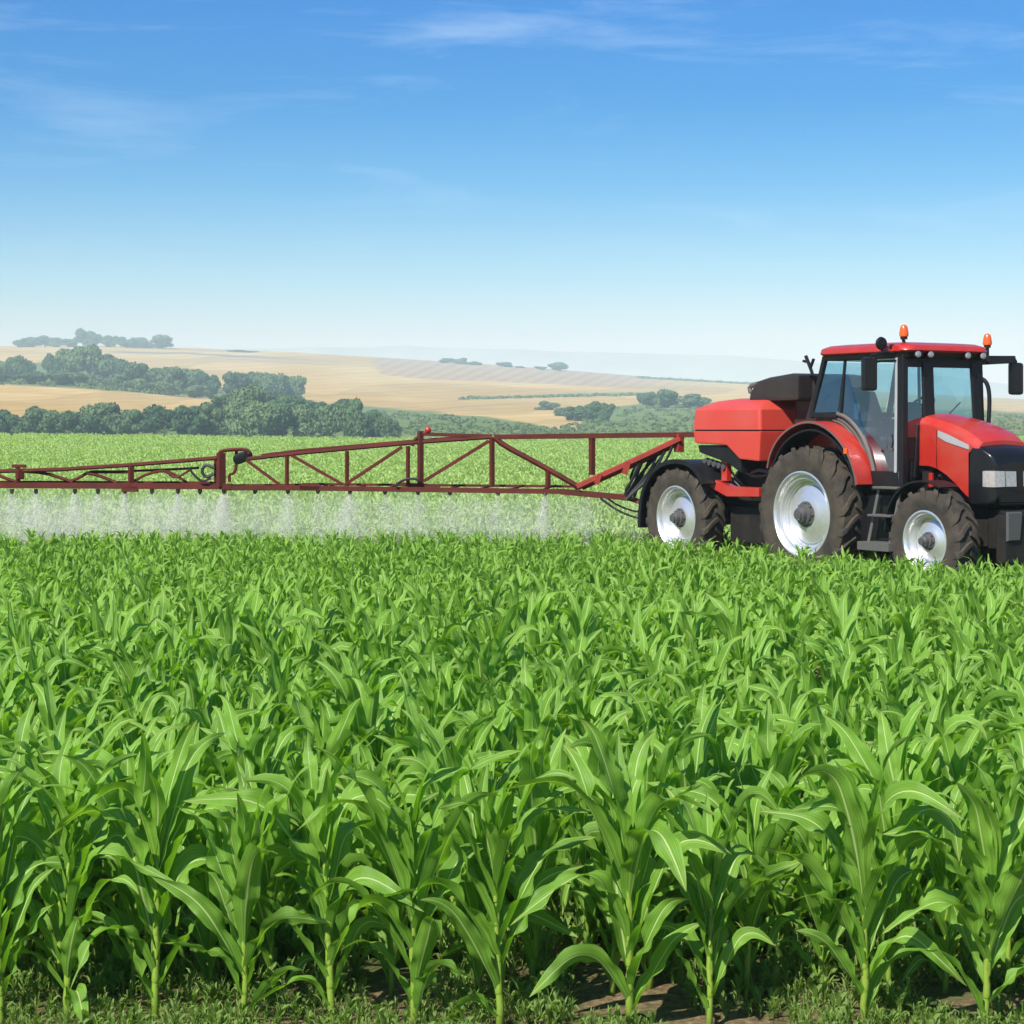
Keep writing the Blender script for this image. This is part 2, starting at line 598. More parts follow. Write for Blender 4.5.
Ys = np.concatenate([np.array([-60, -20]), np.arange(0, 40, 1.0), np.geomspace(40, 250, 40)])
me, gx, gy = grid_mesh('field_ground', Ys, np.linspace(-0.65, 0.65, 121), lambda y: np.maximum(y, 110.0), field_z)
fg = link('field_ground', me, soil_mat(), smooth=0)
fg['kind'] = 'structure'

# hills --------------------------------------------------------------
Ys = np.exp(np.linspace(math.log(250), math.log(2850), 400))
As = np.concatenate([np.linspace(-0.65, -0.3, 25)[:-1], np.linspace(-0.3, 0.3, 620), np.linspace(0.3, 0.65, 25)[1:]])
me, gx, gy = grid_mesh('hills', Ys, As, lambda y: y, hill_z)
U = 512 + F * gx / gy
rw = hill_row(U, gy)


def vnoise(x, y, seed=0):
    xi = np.floor(x).astype(int)
    yi = np.floor(y).astype(int)
    fx = x - xi
    fy = y - yi
    fx = fx * fx * (3 - 2 * fx)
    fy = fy * fy * (3 - 2 * fy)

    def h(a, b):
        n = np.sin(a * 127.1 + b * 311.7 + seed * 17.3) * 43758.5453
        return n - np.floor(n)
    return (h(xi, yi) * (1 - fx) * (1 - fy) + h(xi + 1, yi) * fx * (1 - fy) + h(xi, yi + 1) * (1 - fx) * fy + h(xi + 1, yi + 1) * fx * fy)


gold = np.array([0.43, 0.275, 0.095])
gold2 = np.array([0.49, 0.355, 0.155])
plough = np.array([0.33, 0.235, 0.155])
green = np.array([0.115, 0.165, 0.055])
pasture = np.array([0.15, 0.19, 0.075])
grey = np.array([0.19, 0.17, 0.14])


def blend(c, new, m):
    return c * (1 - m[:, None]) + new[None, :] * m[:, None]


wob = (vnoise(U / 23, rw / 3, 1) - 0.5) * 3
nn = vnoise(U / 60, rw / 5, 2)
col = gold[None, :] * (1 - nn[:, None]) + gold2[None, :] * nn[:, None]
# bands in the stubble, along the slope
tr = 0.5 + 0.5 * np.sin((rw * 1.9 + U * 0.10) + 2 * vnoise(U / 80, rw / 9, 3))
col *= (0.94 + 0.10 * tr)[:, None]
patch = sstep(0.46, 0.54, vnoise(U / 130 + rw / 40, rw / 9 - U / 300, 8))
col *= (0.90 + 0.13 * patch)[:, None]
edge_l = sstep(0.035, 0.0, np.abs(vnoise(U / 130 + rw / 40, rw / 9 - U / 300, 8) - 0.5))
col = blend(col, np.array([0.27, 0.20, 0.09]), edge_l * 0.35)
# high pale strip and darker strips at the left
col = blend(col, grey, sstep(1.6, 0.2, np.abs(rw - np.interp(U, [0, 120, 200, 340], [349.5, 352, 354, 362]) + 0.4 * wob)) * sstep(360, 250, U) * sstep(90, 130, U) * 1.0)
col = blend(col, grey, sstep(1.4, 0.2, np.abs(rw - np.interp(U, [130, 260], [347.5, 352.5]))) * sstep(270, 250, U) * sstep(110, 140, U) * 0.6)
col = blend(col, grey * 1.1, sstep(1.2, 0.2, np.abs(rw - np.interp(U, [200, 340], [357, 366]) + 0.5 * wob)) * sstep(345, 320, U) * sstep(180, 220, U) * 0.4)
# ploughed block with furrows
top = np.interp(U, [370, 600, 760], [357, 371, 383])
bot = np.interp(U, [365, 380, 420, 520, 620, 760], [358, 374, 379, 383, 387, 394])
mk = sstep(760, 600, U) * sstep(-1, 0.5, rw - top) * sstep(0.8, -0.8, rw - bot + 0.4 * wob) * sstep(366, 380, U + (rw - 360) * -0.4)
fur = 0.5 + 0.5 * np.sin((U * 0.36 + (rw - 360) * 0.9))
pc = plough[None, :] * (0.86 + 0.28 * fur)[:, None]
col = col * (1 - mk[:, None] * 0.85) + pc * mk[:, None] * 0.85
# field tracks
col = blend(col, green * 1.1, sstep(2.0, 0.3, np.abs(rw - np.interp(U, [460, 520, 600, 650], [398, 396.5, 394, 393.5]) + 0.5 * wob)) * sstep(455, 470, U) * sstep(660, 640, U) * 0.75)
col = blend(col, grey, sstep(1.0, 0.1, np.abs(rw - np.interp(U, [400, 470, 540], [413, 406, 402]))) * sstep(395, 420, U) * sstep(560, 500, U) * 0.5)
# green valley floor and the scrub to the middle and right
edge = np.interp(U, [0, 215, 300, 372, 420, 470, 520, 560, 575, 592, 640, 740, 1024, 1200], [427, 416, 402, 407, 411, 416, 422, 429, 431, 408, 404, 402, 412, 412])
mg = sstep(-1.2, 1.2, rw - edge + wob)
gm = vnoise(U / 14, rw / 3.5, 5)
gc = green[None, :] * (1 - gm[:, None]) + pasture[None, :] * gm[:, None]
col = col * (1 - mg[:, None]) + gc * mg[:, None]
# belt of trees across the left slope
bt = np.interp(U, [-300, 0, 60, 120, 215, 235, 300], [360, 364, 362, 370, 388, 386, 392])
bb = np.interp(U, [-300, 0, 120, 210, 240, 300], [382, 384.5, 391, 399, 404, 406])
mb = sstep(-1, 1, rw - bt) * sstep(1, -1, rw - bb + 0.5 * wob) * sstep(305, 295, U)
col = col * (1 - mb[:, None]) + gc * 0.9 * mb[:, None]
# dull crop with drill rows at the far right
mr = sstep(-1, 1, rw - 413) * sstep(860, 900, U)
rowsr = 0.5 + 0.5 * np.sin(rw * 3.1 + U * 0.05)
col = col * (1 - mr[:, None]) + (np.array([0.16, 0.17, 0.07])[None, :] * (0.8 + 0.4 * rowsr)[:, None]) * mr[:, None]
ca = me.color_attributes.new('land', 'FLOAT_COLOR', 'POINT')
ca.data.foreach_set('color', np.concatenate([col, np.ones((len(col), 1))], 1).astype(np.float32).ravel())


def hill_mat():
    m, t, o = new_mat('farmland')
    a = N(t, 'ShaderNodeAttribute', attribute_name='land')
    geo = N(t, 'ShaderNodeNewGeometry')
    n1 = N(t, 'ShaderNodeTexNoise', i_Scale=0.05, i_Detail=8.0, i_Roughness=0.65)
    t.links.new(geo.outputs['Position'], n1.inputs['Vector'])
    r = ramp(t, [(0.3, 0.80), (0.7, 1.12)], n1.outputs[0])
    c = mixc(t, a.outputs['Color'], r.outputs[0], 1.0, 'MULTIPLY')
    d = N(t, 'ShaderNodeBsdfDiffuse')
    t.links.new(c, d.inputs[0])
    t.links.new(d.outputs[0], o.inputs[0])
    return m


hills = link('hills', me, hill_mat(), smooth=0)
hills['kind'] = 'structure'

# far blue ridges --------------------------------------------------
ridge_m = pmat('far_ridge', (0.40, 0.38, 0.30), 0.95, scale=0.006, var=0.25)  # paled base colour imitates haze softening the crest


def ridge(name, d, us, rows, drop, depth):
    As = np.linspace(-0.62, 0.62, 260)
    u = 512 + F * As
    base = np.interp(u, us, rows)
    base = base + (vnoise(u / 40, u * 0 + d, 3) - 0.5) * 2.2
    crest = CH + (Y0 - base) * d / F
    ys = [d - depth, d - depth * 0.5, d, d + depth * 0.5]
    ks = [-1.0, 0.55, 1.0, 0.5]
    v = []
    for yy, k in zip(ys, ks):
        z = crest * (k if k > 0 else 0) - (40 if k < 0 else 0)
        v.append(np.stack([As * yy, np.full_like(As, yy), z], -1))
    v = np.stack(v).reshape(-1, 3)
    nc = len(As)
    idx = np.arange(4 * nc).reshape(4, nc)
    f = np.stack([idx[:-1, :-1], idx[:-1, 1:], idx[1:, 1:], idx[1:, :-1]], -1).reshape(-1, 4)
    o = link(name, np_mesh(name, v, f), ridge_m, smooth=0)
    o['kind'] = 'structure'


ridge('far_hills', 3400, [-300, 150, 260, 400, 560, 760, 900, 1024, 1300], [352, 351, 348, 346, 350.5, 357, 372, 386, 392], 0, 480)

# ------------------------------------------------------------------ haze
hm = bpy.data.meshes.new('haze')
bm = bmesh.new()
bmesh.ops.create_cube(bm, size=1, matrix=Matrix.Translation((0, 2115, 70)) @ Matrix.Diagonal((6400, 4390, 164, 1)))
bm.to_mesh(hm)
bm.free()
m, t, o = new_mat('haze_air')
pv = N(t, 'ShaderNodeVolumePrincipled')
pv.inputs['Color'].default_value = (0.69, 0.90, 1.0, 1)
pv.inputs['Density'].default_value = 2.6e-4
pv.inputs['Anisotropy'].default_value = -0.15
t.links.new(pv.outputs[0], o.inputs['Volume'])
haze = link('haze', hm, m, smooth=0)
haze['kind'] = 'stuff'

# ------------------------------------------------------------------ tractor
PHI = R_(58)
H2 = Vector((math.cos(PHI), -math.sin(PHI), 0))
Q2 = Vector((-math.sin(PHI), -math.cos(PHI), 0))
P0 = Vector((5.183, 29.983, 0))
TR = empty('tractor', P0, -PHI)
tag(TR, 'red farm tractor with glass cab, black nose and silver wheel rims', 'tractor')


def wheel(parent, x, q, R, w, rr, side, off, lugs=20):
    """side=+1: outer face looks to the machine's right"""
    z = R - 0.03
    e = empty('wheel', (x - off[0], -q, z))
    e.parent = parent
    if side < 0:
        e.rotation_euler = (0, 0, math.pi)
    h = w / 2
    b = MB()
    b.lathe([(rr - 0.015, -0.80 * h), (rr + 0.03, -0.86 * h), (rr + (R - rr) * 0.45, -1.0 * h), (R - 0.12, -0.97 * h), (R - 0.062, -0.86 * h), (R - 0.045, -0.45 * h),
             (R - 0.042, 0), (R - 0.045, 0.45 * h), (R - 0.062, 0.86 * h), (R - 0.12, 0.97 * h), (rr + (R - rr) * 0.45, 1.0 * h), (rr + 0.03, 0.86 * h), (rr - 0.015, 0.80 * h)], n=72, close=False)
    for k in range(lugs):
        for sgn in (1, -1):
            a0 = 2 * math.pi * (k + (0.5 if sgn < 0 else 0)) / lugs
            rings = []
            for (tt, da, rad, base, wd) in ((-0.06, 0.0, R, R - 0.06, 0.032), (0.35, 0.05, R, R - 0.06, 0.036), (0.74, 0.14, R - 0.008, R - 0.075, 0.044), (0.94, 0.19, R - 0.045, R - 0.12, 0.052), (1.00, 0.21, R - 0.11, R - 0.16, 0.046), (0.985, 0.22, R - 0.17, R - 0.20, 0.030)):
                t_ = sgn * tt * h
                a = a0 - da * 1.35
                dl = wd / R * 1.25
                ring = []
                for (aa, r_) in ((a - dl, base), (a - dl * 0.72, rad), (a + dl * 0.72, rad), (a + dl, base)):
                    ring.append((r_ * math.cos(aa), t_, r_ * math.sin(aa)))
                rings.append(ring)
            b.hull(rings)
    b.build('tyre', M['tyre'], e, smooth=30)
    b = MB()
    pr = [(rr - 0.01, -0.82 * h), (rr + 0.012, 0.80 * h), (rr + 0.018, 0.87 * h), (rr - 0.004, 0.89 * h), (rr - 0.02, 0.82 * h), (rr - 0.035, 0.74 * h), (rr - 0.045, 0.60 * h), (rr - 0.050, 0.56 * h),
          (rr * 0.875, 0.54 * h), (rr * 0.865, 0.58 * h), (rr * 0.85, 0.58 * h), (rr * 0.845, 0.42 * h), (rr * 0.835, 0.38 * h), (rr * 0.805, 0.37 * h), (rr * 0.80, 0.24 * h), (rr * 0.775, 0.22 * h), (rr * 0.77, 0.06 * h), (rr * 0.735, 0.03 * h), (rr * 0.70, 0.03 * h), (rr * 0.69, 0.16 * h), (rr * 0.67, 0.20 * h), (rr * 0.55, 0.28 * h), (rr * 0.42, 0.40 * h), (rr * 0.34, 0.47 * h), (rr * 0.10, 0.46 * h)]
    b.lathe(pr, n=72, close=False)
    b.build('rim', M['silver'], e, smooth=28)
    b = MB()
    hr = rr * 0.25
    b.lathe([(hr * 1.25, 0.40 * h), (hr * 1.25, 0.50 * h), (hr * 1.0, 0.53 * h), (hr * 0.95, 0.72 * h), (hr * 0.7, 0.76 * h), (hr * 0.66, 1.05 * h), (hr * 0.52, 1.09 * h), (hr * 0.48, 1.22 * h), (0.002, 1.23 * h)], n=28, close=False)
    for k in range(8):
        a = k * math.pi / 4
        b.lathe([(hr * 0.12, 0.5 * h), (hr * 0.12, 0.63 * h), (0.001, 0.63 * h)], c=(hr * 1.1 * math.cos(a), 0, hr * 1.1 * math.sin(a)), n=6, close=False)
    b.build('hub', M['hub'], e, smooth=30)
    return e


T0 = (0, 0, 0)
for q, s in ((0.90, 1), (-0.90, -1)):
    wheel(TR, 0.0, q, 1.01, 0.46, 0.62, s, T0, 19)
for q, s in ((0.86, 1), (-0.86, -1)):
    wheel(TR, 2.50, q, 0.735, 0.40, 0.405, s, T0, 17)

# chassis and driveline
b = MB()
b.box(-0.75, 1.2, -0.42, 0.42, 0.55, 1.35, 0.05)
b.box(1.0, 2.95, -0.30, 0.30, 0.62, 1.25, 0.04)
b.lathe([(0.16, -0.72), (0.2, -0.4), (0.26, -0.2), (0.26, 0.2), (0.2, 0.4), (0.16, 0.72)], c=(0, 0, 0.99), n=20)
b.lathe([(0.10, -0.70), (0.12, -0.3), (0.16, 0), (0.12, 0.3), (0.10, 0.70)], c=(2.5, 0, 0.72), n=16)
b.bar((-0.7, 0.2, 0.6), (-1.5, 0.0, 0.62), 0.12, 0.10)
b.bar((-0.7, -0.2, 0.6), (-1.5, 0.0, 0.62), 0.12, 0.10)
b.box(1.15, 1.95, 0.30, 0.55, 1.15, 1.5, 0.03)
b.build('chassis', M['chassis'], TR)
b = MB()
b.prism([(0.95, 0.52), (1.75, 0.52), (1.78, 0.9), (1.7, 1.3), (1.0, 1.3), (0.92, 0.9)], 0.36, 0.80, 0.06)
b.build('fuel_tank', M['black'], TR)
b = MB()
b.prism([(0.95, 0.52), (1.75, 0.52), (1.78, 0.9), (1.7, 1.3), (1.0, 1.3), (0.92, 0.9)], -0.80, -0.36, 0.06)
b.build('fuel_tank', M['black'], TR)

# steps on the right side
b = MB()
for x in (1.42, 1.86):
    b.bar((x - 0.06, 1.02, 0.62), (x + 0.06, 0.92, 1.42), 0.025, 0.05)
b.box(1.28, 1.92, 0.86, 1.16, 0.53, 0.65, 0.012)
b.bar((1.40, 0.98, 1.02), (1.88, 0.98, 1.02), 0.20, 0.035)
b.bar((1.44, 0.92, 1.41), (1.94, 0.92, 1.41), 0.20, 0.035)
b.build('steps', M['steel'], TR)

# rear fenders
FP = [(-0.80, 1.66), (-0.74, 1.86), (-0.58, 2.08), (-0.34, 2.24), (-0.05, 2.34), (0.22, 2.36), (0.50, 2.30), (0.80, 2.14), (1.04, 1.90), (1.18, 1.64), (1.22, 1.45)]


def dense(P, n=2):
    P = [Vector(p) for p in P]
    for _ in range(n):
        Q = [P[0]]
        for a, c in zip(P[:-1], P[1:]):
            Q += [a * 0.75 + c * 0.25, a * 0.25 + c * 0.75]
        Q.append(P[-1])
        P = Q
    return [tuple(p) for p in P]


FPd = dense(FP)
for s in (1, -1):
    b = MB()
    b.strip(FPd, s * 0.60, s * 1.10, 0.035, 0)
    # inner side wall of the fender, against the cab
    b.hull([[(x, s * 0.60, z) for x, z in FPd], [(x, s * 0.575, z) for x, z in FPd]])
    f = b.build('rear_fender', M['red'], TR)
    b = MB()
    b.strip([(0.985 * (x - 0.08) + 0.08, z - 0.012) for x, z in FPd], s * 1.092, s * 1.108, 0.022, 0)
    b.build('fender_lip', M['steel'], f)
    b = MB()
    lo = [(0.93 * (x - 0.08) + 0.08, z * 0.955 - 0.01) for x, z in FPd]
    b.strip(lo, s * 0.56, s * 1.06, 0.03, 0)
    b.build('fender_liner', M['black'], f)

# front fenders
FF = dense([(1.68, 0.80), (1.71, 1.05), (1.83, 1.28), (2.05, 1.47), (2.35, 1.54), (2.60, 1.52), (2.78, 1.45)])
for s in (1, -1):
    b = MB()
    b.strip(FF, s * 0.66, s * 1.02, 0.025, 0)
    b.bar((2.4, s * 0.66, 1.60), (2.3, s * 0.32, 1.2), 0.05)
    b.build('front_fender', M['black'], TR)

# hood ---------------------------------------------------------------
b = MB()


def hood_ring(x, w, zb, zs, zt):
    r = []
    for (q, z) in ((w * 0.98, zb), (w, zb + (zs - zb) * 0.5), (w * 0.985, zs - 0.06), (w * 0.93, zs), (w * 0.80, zs + (zt - zs) * 0.62), (w * 0.42, zt - 0.008), (0, zt)):
        r.append((x, q, z))
    return r + [(x, -q, z) for (x, q, z) in r[-2::-1]]


prof = [(1.80, 0.47, 1.72, 2.36, 2.46), (2.00, 0.48, 1.72, 2.33, 2.43), (2.18, 0.49, 1.68, 2.285, 2.395), (2.36, 0.495, 1.60, 2.24, 2.355), (2.54, 0.495, 1.48, 2.19, 2.305),
        (2.72, 0.495, 1.34, 2.125, 2.235), (2.86, 0.49, 1.25, 2.06, 2.16), (2.96, 0.48, 1.22, 2.00, 2.08)]
b.hull([hood_ring(*p) for p in prof], bevel=0)
hood = b.build('hood', M['red'], TR, smooth=24)
for s in (1, -1):
    b = MB()
    b.hull([[(2.20, s * 0.495, 2.13), (2.20, s * 0.495, 2.215), (2.20, s * 0.47, 2.215), (2.20, s * 0.47, 2.13)],
            [(2.36, s * 0.502, 2.06), (2.36, s * 0.500, 2.17), (2.36, s * 0.47, 2.17), (2.36, s * 0.47, 2.06)],
            [(2.80, s * 0.500, 1.955), (2.80, s * 0.499, 2.015), (2.80, s * 0.46, 2.015), (2.80, s * 0.46, 1.955)]])
    b.build('side_vent', M['trim'], hood)
    b = MB()
    b.bar((2.17, s * 0.4905, 1.70), (2.17, s * 0.4855, 2.22), 0.008, 0.006, 0)
    b.build('panel_seam', M['black'], hood)
# nose
b = MB()


def nose_ring(x, w, zb, zt, r):
    out = []
    for (q, z) in ((w * 0.9, zb), (w, zb + r), (w, zt - r * 1.2), (w * 0.86, zt - r * 0.3), (w * 0.45, zt), (0, zt + 0.01)):
        out.append((x, q, z))
    return out + [(x, -q, z) for (x, q, z) in out[-2::-1]]


b.hull([nose_ring(2.80, 0.503, 1.17, 2.02, 0.10), nose_ring(2.86, 0.505, 1.17, 2.035, 0.06), nose_ring(3.00, 0.495, 1.17, 2.01, 0.07), nose_ring(3.12, 0.475, 1.17, 1.955, 0.08), nose_ring(3.20, 0.435, 1.19, 1.87, 0.09), nose_ring(3.24, 0.36, 1.25, 1.75, 0.1)])
nose = b.build('grille', M['gloss_black'], TR, smooth=70)
for s in (1, -1):
    b = MB()
    b.hull([[(3.06, s * 0.497, 1.455), (3.06, s * 0.497, 1.665), (3.0, s * 0.44, 1.665), (3.0, s * 0.44, 1.455)],
            [(3.13, s * 0.486, 1.45), (3.13, s * 0.486, 1.67), (3.05, s * 0.40, 1.67), (3.05, s * 0.40, 1.45)],
            [(3.232, s * 0.437, 1.45), (3.226, s * 0.437, 1.67), (3.13, s * 0.36, 1.67), (3.13, s * 0.36, 1.45)],
            [(3.268, s * 0.285, 1.455), (3.258, s * 0.285, 1.665), (3.17, s * 0.26, 1.665), (3.17, s * 0.26, 1.455)]])
    hl = b.build('headlight', M['lens'], TR, smooth=20)
    b = MB()
    b.hull([[(3.272, s * 0.262, 1.455), (3.262, s * 0.262, 1.665), (3.17, s * 0.25, 1.665), (3.17, s * 0.25, 1.455)],
            [(3.28, s * 0.08, 1.455), (3.27, s * 0.08, 1.66), (3.18, s * 0.10, 1.66), (3.18, s * 0.10, 1.455)]])
    b.build('inner_lamp', M['lens'], hl, smooth=20)
b = MB()
for k in range(6):
    z = 1.21 + k * 0.034
    b.box(3.20, 3.245, -0.34, 0.34, z, z + 0.014, 0.003)
b.build('grille_bars', M['black'], nose)
# front bracket
b = MB()
b.prism([(2.95, 0.60), (3.2, 0.60), (3.32, 0.75), (3.32, 1.12), (2.95, 1.16)], -0.30, 0.30, 0.03)
b.box(3.22, 3.40, -0.42, 0.42, 0.42, 1.08, 0.04)
br = b.build('front_weight', M['chassis'], TR)
for s in (1, -1):
    b = MB()
    b.hull([[(3.395, s * 0.40, 0.72), (3.395, s * 0.40, 1.12), (3.395, s * 0.12, 1.12), (3.395, s * 0.16, 0.72)],
            [(3.43, s * 0.385, 0.74), (3.43, s * 0.385, 1.10), (3.43, s * 0.13, 1.10), (3.43, s * 0.17, 0.74)]])
    b.build('bumper_pad', M['dark_grey'], br)
b = MB()
b.box(1.78, 1.98, -0.40, 0.40, 1.2, 1.75, 0.03)
b.box(1.95, 2.85, -0.33, 0.33, 1.2, 1.62, 0.03)
b.build('engine_block', M['chassis'], TR)
b = MB()
b.box(1.725, 1.80, -0.62, 0.62, 1.62, 2.36, 0.02)
b.box(1.55, 1.72, -0.60, -0.05, 1.40, 2.30, 0.03)
b.build('firewall', M['black'], TR)
b = MB()
b.box(1.96, 2.03, 0.40, 0.44, 1.42, 1.62, 0.01)
b.build('filler_cap', M['red'], TR)

# cab ------------------------------------------------------------------
CW = 0.78
b = MB()
b.prism([(-0.28, 1.30), (1.62, 1.30), (1.72, 1.46), (1.72, 1.66), (1.15, 1.62), (0.90, 2.00), (0.45, 2.32), (-0.05, 2.45), (-0.22, 2.45)], -0.56, 0.56, 0.03)
b.build('cab_base', M['black'], TR)
b = MB()
for s in (1, -1):
    q = s * CW
    qt = s * (CW - 0.06)
    b.bar((1.78, q * 0.98, 1.42), (1.74, qt, 3.30), 0.10, 0.12)             # front pillar
    b.bar((-0.16, q * 0.98, 2.40), (0.10, qt, 3.30), 0.07, 0.07)          # rear pillar
    b.bar((0.50, q, 2.40), (0.54, qt, 3.28), 0.045, 0.03)                   # middle pillar
    b.bar((-0.16, q * 0.98, 2.45), (0.44, q, 2.43), 0.06, 0.07)              # sill above the fender
    b.bar((0.10, qt, 3.28), (1.74, qt, 3.28), 0.06, 0.09)
    b.bar((1.15, q, 1.50), (1.76, q, 1.50), 0.07, 0.28)
b.bar((1.75, -0.72, 3.22), (1.75, 0.72, 3.22), 0.08, 0.22)
b.bar((1.83, 0.30, 2.2), (1.785, 0.30, 3.2), 0.20, 0.05, up=(1, 0, 0))
b.bar((1.83, -0.66, 2.2), (1.785, -0.62, 3.2), 0.16, 0.05, up=(1, 0, 0))
b.bar((0.10, -0.72, 3.28), (0.10, 0.72, 3.28), 0.06, 0.08)
b.bar((-0.18, -0.72, 2.45), (-0.18, 0.72, 2.45), 0.07, 0.08)
b.bar((1.78, -0.75, 1.95), (1.78, 0.75, 1.95), 0.06, 0.30)
for s in (1, -1):
    b.bar((1.72, s * 0.56, 1.55), (1.72, s * 0.50, 2.30), 0.05, 0.22)
cabf = b.build('cab_frame', M['black'], TR)
# curved lower door frame, grey ribbed cover beside the fender
dc = dense([(0.44, 2.46), (0.66, 2.40), (0.90, 2.22), (1.08, 1.98), (1.20, 1.70), (1.24, 1.50)])
for s in (1, -1):
    b = MB()
    b.tube([(x, s * (CW + 0.005), z) for x, z in dc], 0.03, 8)
    for k, dq in ((0.035, 0.015), (0.075, 0.05), (0.115, 0.085)):
        b.tube([(x - k, s * (CW - 0.02), z - k * 0.8) for x, z in dc], 0.022, 6)
    b.build('door_surround', M['steel'], cabf)
    b = MB()
    b.bar((1.69, s * (CW + 0.03), 1.62), (1.66, s * (CW - 0.02), 3.24), 0.022, 0.05)
    b.build('door_edge', M['trim'], cabf)
    b = MB()
    b.tube([(1.78, s * 0.70, 1.60), (1.82, s * 0.76, 1.9), (1.80, s * 0.74, 2.5), (1.72, s * 0.70, 2.62)], 0.016, 6, 1)
    b.tube([(1.74, s * 0.62, 1.3), (1.79, s * 0.6, 1.7), (1.76, s * 0.58, 2.3)], 0.022, 6, 1)
    b.tube([(1.74, s * 0.54, 1.3), (1.80, s * 0.53, 1.7), (1.77, s * 0.53, 2.2)], 0.018, 6, 1)
    b.build('grab_rail', M['hose'], cabf)


def pane(name, pts, th=0.012, nrm=(0, 1, 0)):
    b = MB()
    n = Vector(nrm) * th
    b.hull([[tuple(p) for p in pts], [tuple(Vector(p) + n) for p in pts]])
    return b.build(name, M['glass'], TR, smooth=0)


for s in (1, -1):
    q0, q1 = s * (CW - 0.005), s * (CW - 0.06)
    lower = [(x + 0.01, s * (CW - 0.01), z) for x, z in dc[::2]]
    pane('door_window', [(0.52, q1, 3.24), (1.66, q1, 3.24), (1.70, q0, 1.64), (1.25, q0, 1.62)] + lower[::-1][1:], nrm=(0, -s, 0))
    pane('quarter_window', [(-0.12, q0, 2.48), (0.44, q0, 2.48), (0.50, q1, 3.24), (0.11, q1, 3.24)], nrm=(0, -s, 0))
pane('windscreen', [(1.825, -0.72, 2.12), (1.825, 0.72, 2.12), (1.775, 0.68, 3.20), (1.775, -0.68, 3.20)], nrm=(-1, 0, 0))
pane('rear_window', [(-0.20, -0.72, 2.50), (-0.20, 0.72, 2.50), (0.08, 0.68, 3.22), (0.08, -0.68, 3.22)], nrm=(1, 0, 0))

for s in (1, -1):
    b = MB()
    b.box(1.50, 1.62, s * (CW + 0.005) - 0.012, s * (CW + 0.005) + 0.02, 1.92, 1.97, 0.008)
    b.tube([(1.52, s * (CW + 0.02), 1.96), (1.52, s * (CW + 0.05), 2.05), (1.52, s * (CW + 0.02), 2.16)], 0.012, 6, 1)
    b.build('door_handle', M['dark_grey'], TR)
    b = MB()
    b.box(0.95, 1.02, s * 1.112 - 0.012, s * 1.112 + 0.012, 1.88, 1.96, 0.008)
    b.build('side_reflector', M['orange'], TR)

# cab interior
b = MB()
b.box(0.30, 0.82, -0.26, 0.26, 1.95, 2.12, 0.05)
b.hull([[(0.26, -0.25, 2.05), (0.40, -0.25, 2.05), (0.40, 0.25, 2.05), (0.26, 0.25, 2.05)],
        [(0.16, -0.24, 2.45), (0.30, -0.24, 2.45), (0.30, 0.24, 2.45), (0.16, 0.24, 2.45)],
        [(0.10, -0.18, 2.80), (0.20, -0.18, 2.80), (0.20, 0.18, 2.80), (0.10, 0.18, 2.80)]], bevel=0.04)
b.box(0.07, 0.17, -0.12, 0.12, 2.84, 3.0, 0.03)
b.box(0.35, 0.80, 0.32, 0.50, 2.12, 2.26, 0.04)
b.build('driver_seat', M['seat'], TR)
b = MB()
b.hull([[(1.40, -0.16, 1.6), (1.66, -0.20, 1.6), (1.66, 0.20, 1.6), (1.40, 0.16, 1.6)], [(1.42, -0.14, 2.25), (1.64, -0.22, 2.30), (1.64, 0.22, 2.30), (1.42, 0.14, 2.25)]], bevel=0.03)
b.tube([(1.50, 0, 2.2), (1.38, 0, 2.55)], 0.025, 8)
b.box(1.48, 1.62, 0.30, 0.50, 2.0, 2.62, 0.02)
b.build('dashboard', M['black'], TR)
b = MB()
ring = []
cx, cz = 1.36, 2.58
for k in range(25):
    a = 2 * math.pi * k / 24
    ring.append((cx + 0.2 * math.cos(a) * 0.75, 0.2 * math.sin(a), cz + 0.2 * math.cos(a) * 0.62))
b.tube(ring, 0.017, 6)
for k in (0, 8, 16):
    a = 2 * math.pi * k / 24
    b.tube([(cx, 0, cz), (cx + 0.2 * math.cos(a) * 0.75, 0.2 * math.sin(a), cz + 0.2 * math.cos(a) * 0.62)], 0.013, 6)
b.build('steering_wheel', M['hose'], TR)

# roof
b = MB()


def roof_ring(z, x0, x1, w, r):
    p = []
    for (cx, cy, a0) in ((x1 - r, w - r, 0), (x0 + r, w - r, 90), (x0 + r, -w + r, 180), (x1 - r, -w + r, 270)):
        for k in range(5):
            a = R_(a0 + k * 22.5)
            p.append((cx + r * math.cos(a), cy + r * math.sin(a), z))
    return p


b.hull([roof_ring(3.315, 0.02, 1.90, 0.80, 0.16), roof_ring(3.345, -0.01, 1.94, 0.825, 0.18), roof_ring(3.41, 0.0, 1.92, 0.815, 0.2), roof_ring(3.45, 0.08, 1.82, 0.74, 0.22), roof_ring(3.468, 0.22, 1.64, 0.60, 0.24)])
roof = b.build('roof', M['red'], TR, smooth=50)
b = MB()
b.hull([roof_ring(3.25, 0.06, 1.86, 0.77, 0.12), roof_ring(3.314, 0.04, 1.88, 0.79, 0.14)])
b.build('roof_lining', M['black'], roof)
for q in (0.60, 0.36, -0.36, -0.66):
    b = MB()
    b.lathe([(0.058, -0.07), (0.065, 0.03), (0.056, 0.05)], c=(1.87, q, 3.285), n=18, axis='x')
    wl = b.build('work_light', M['black'], roof)
    b = MB()
    b.lathe([(0.05, 0.045), (0.042, 0.065), (0.002, 0.072)], c=(1.875, q, 3.285), n=18, axis='x', close=False)
    b.build('lens', M['lens'], wl)
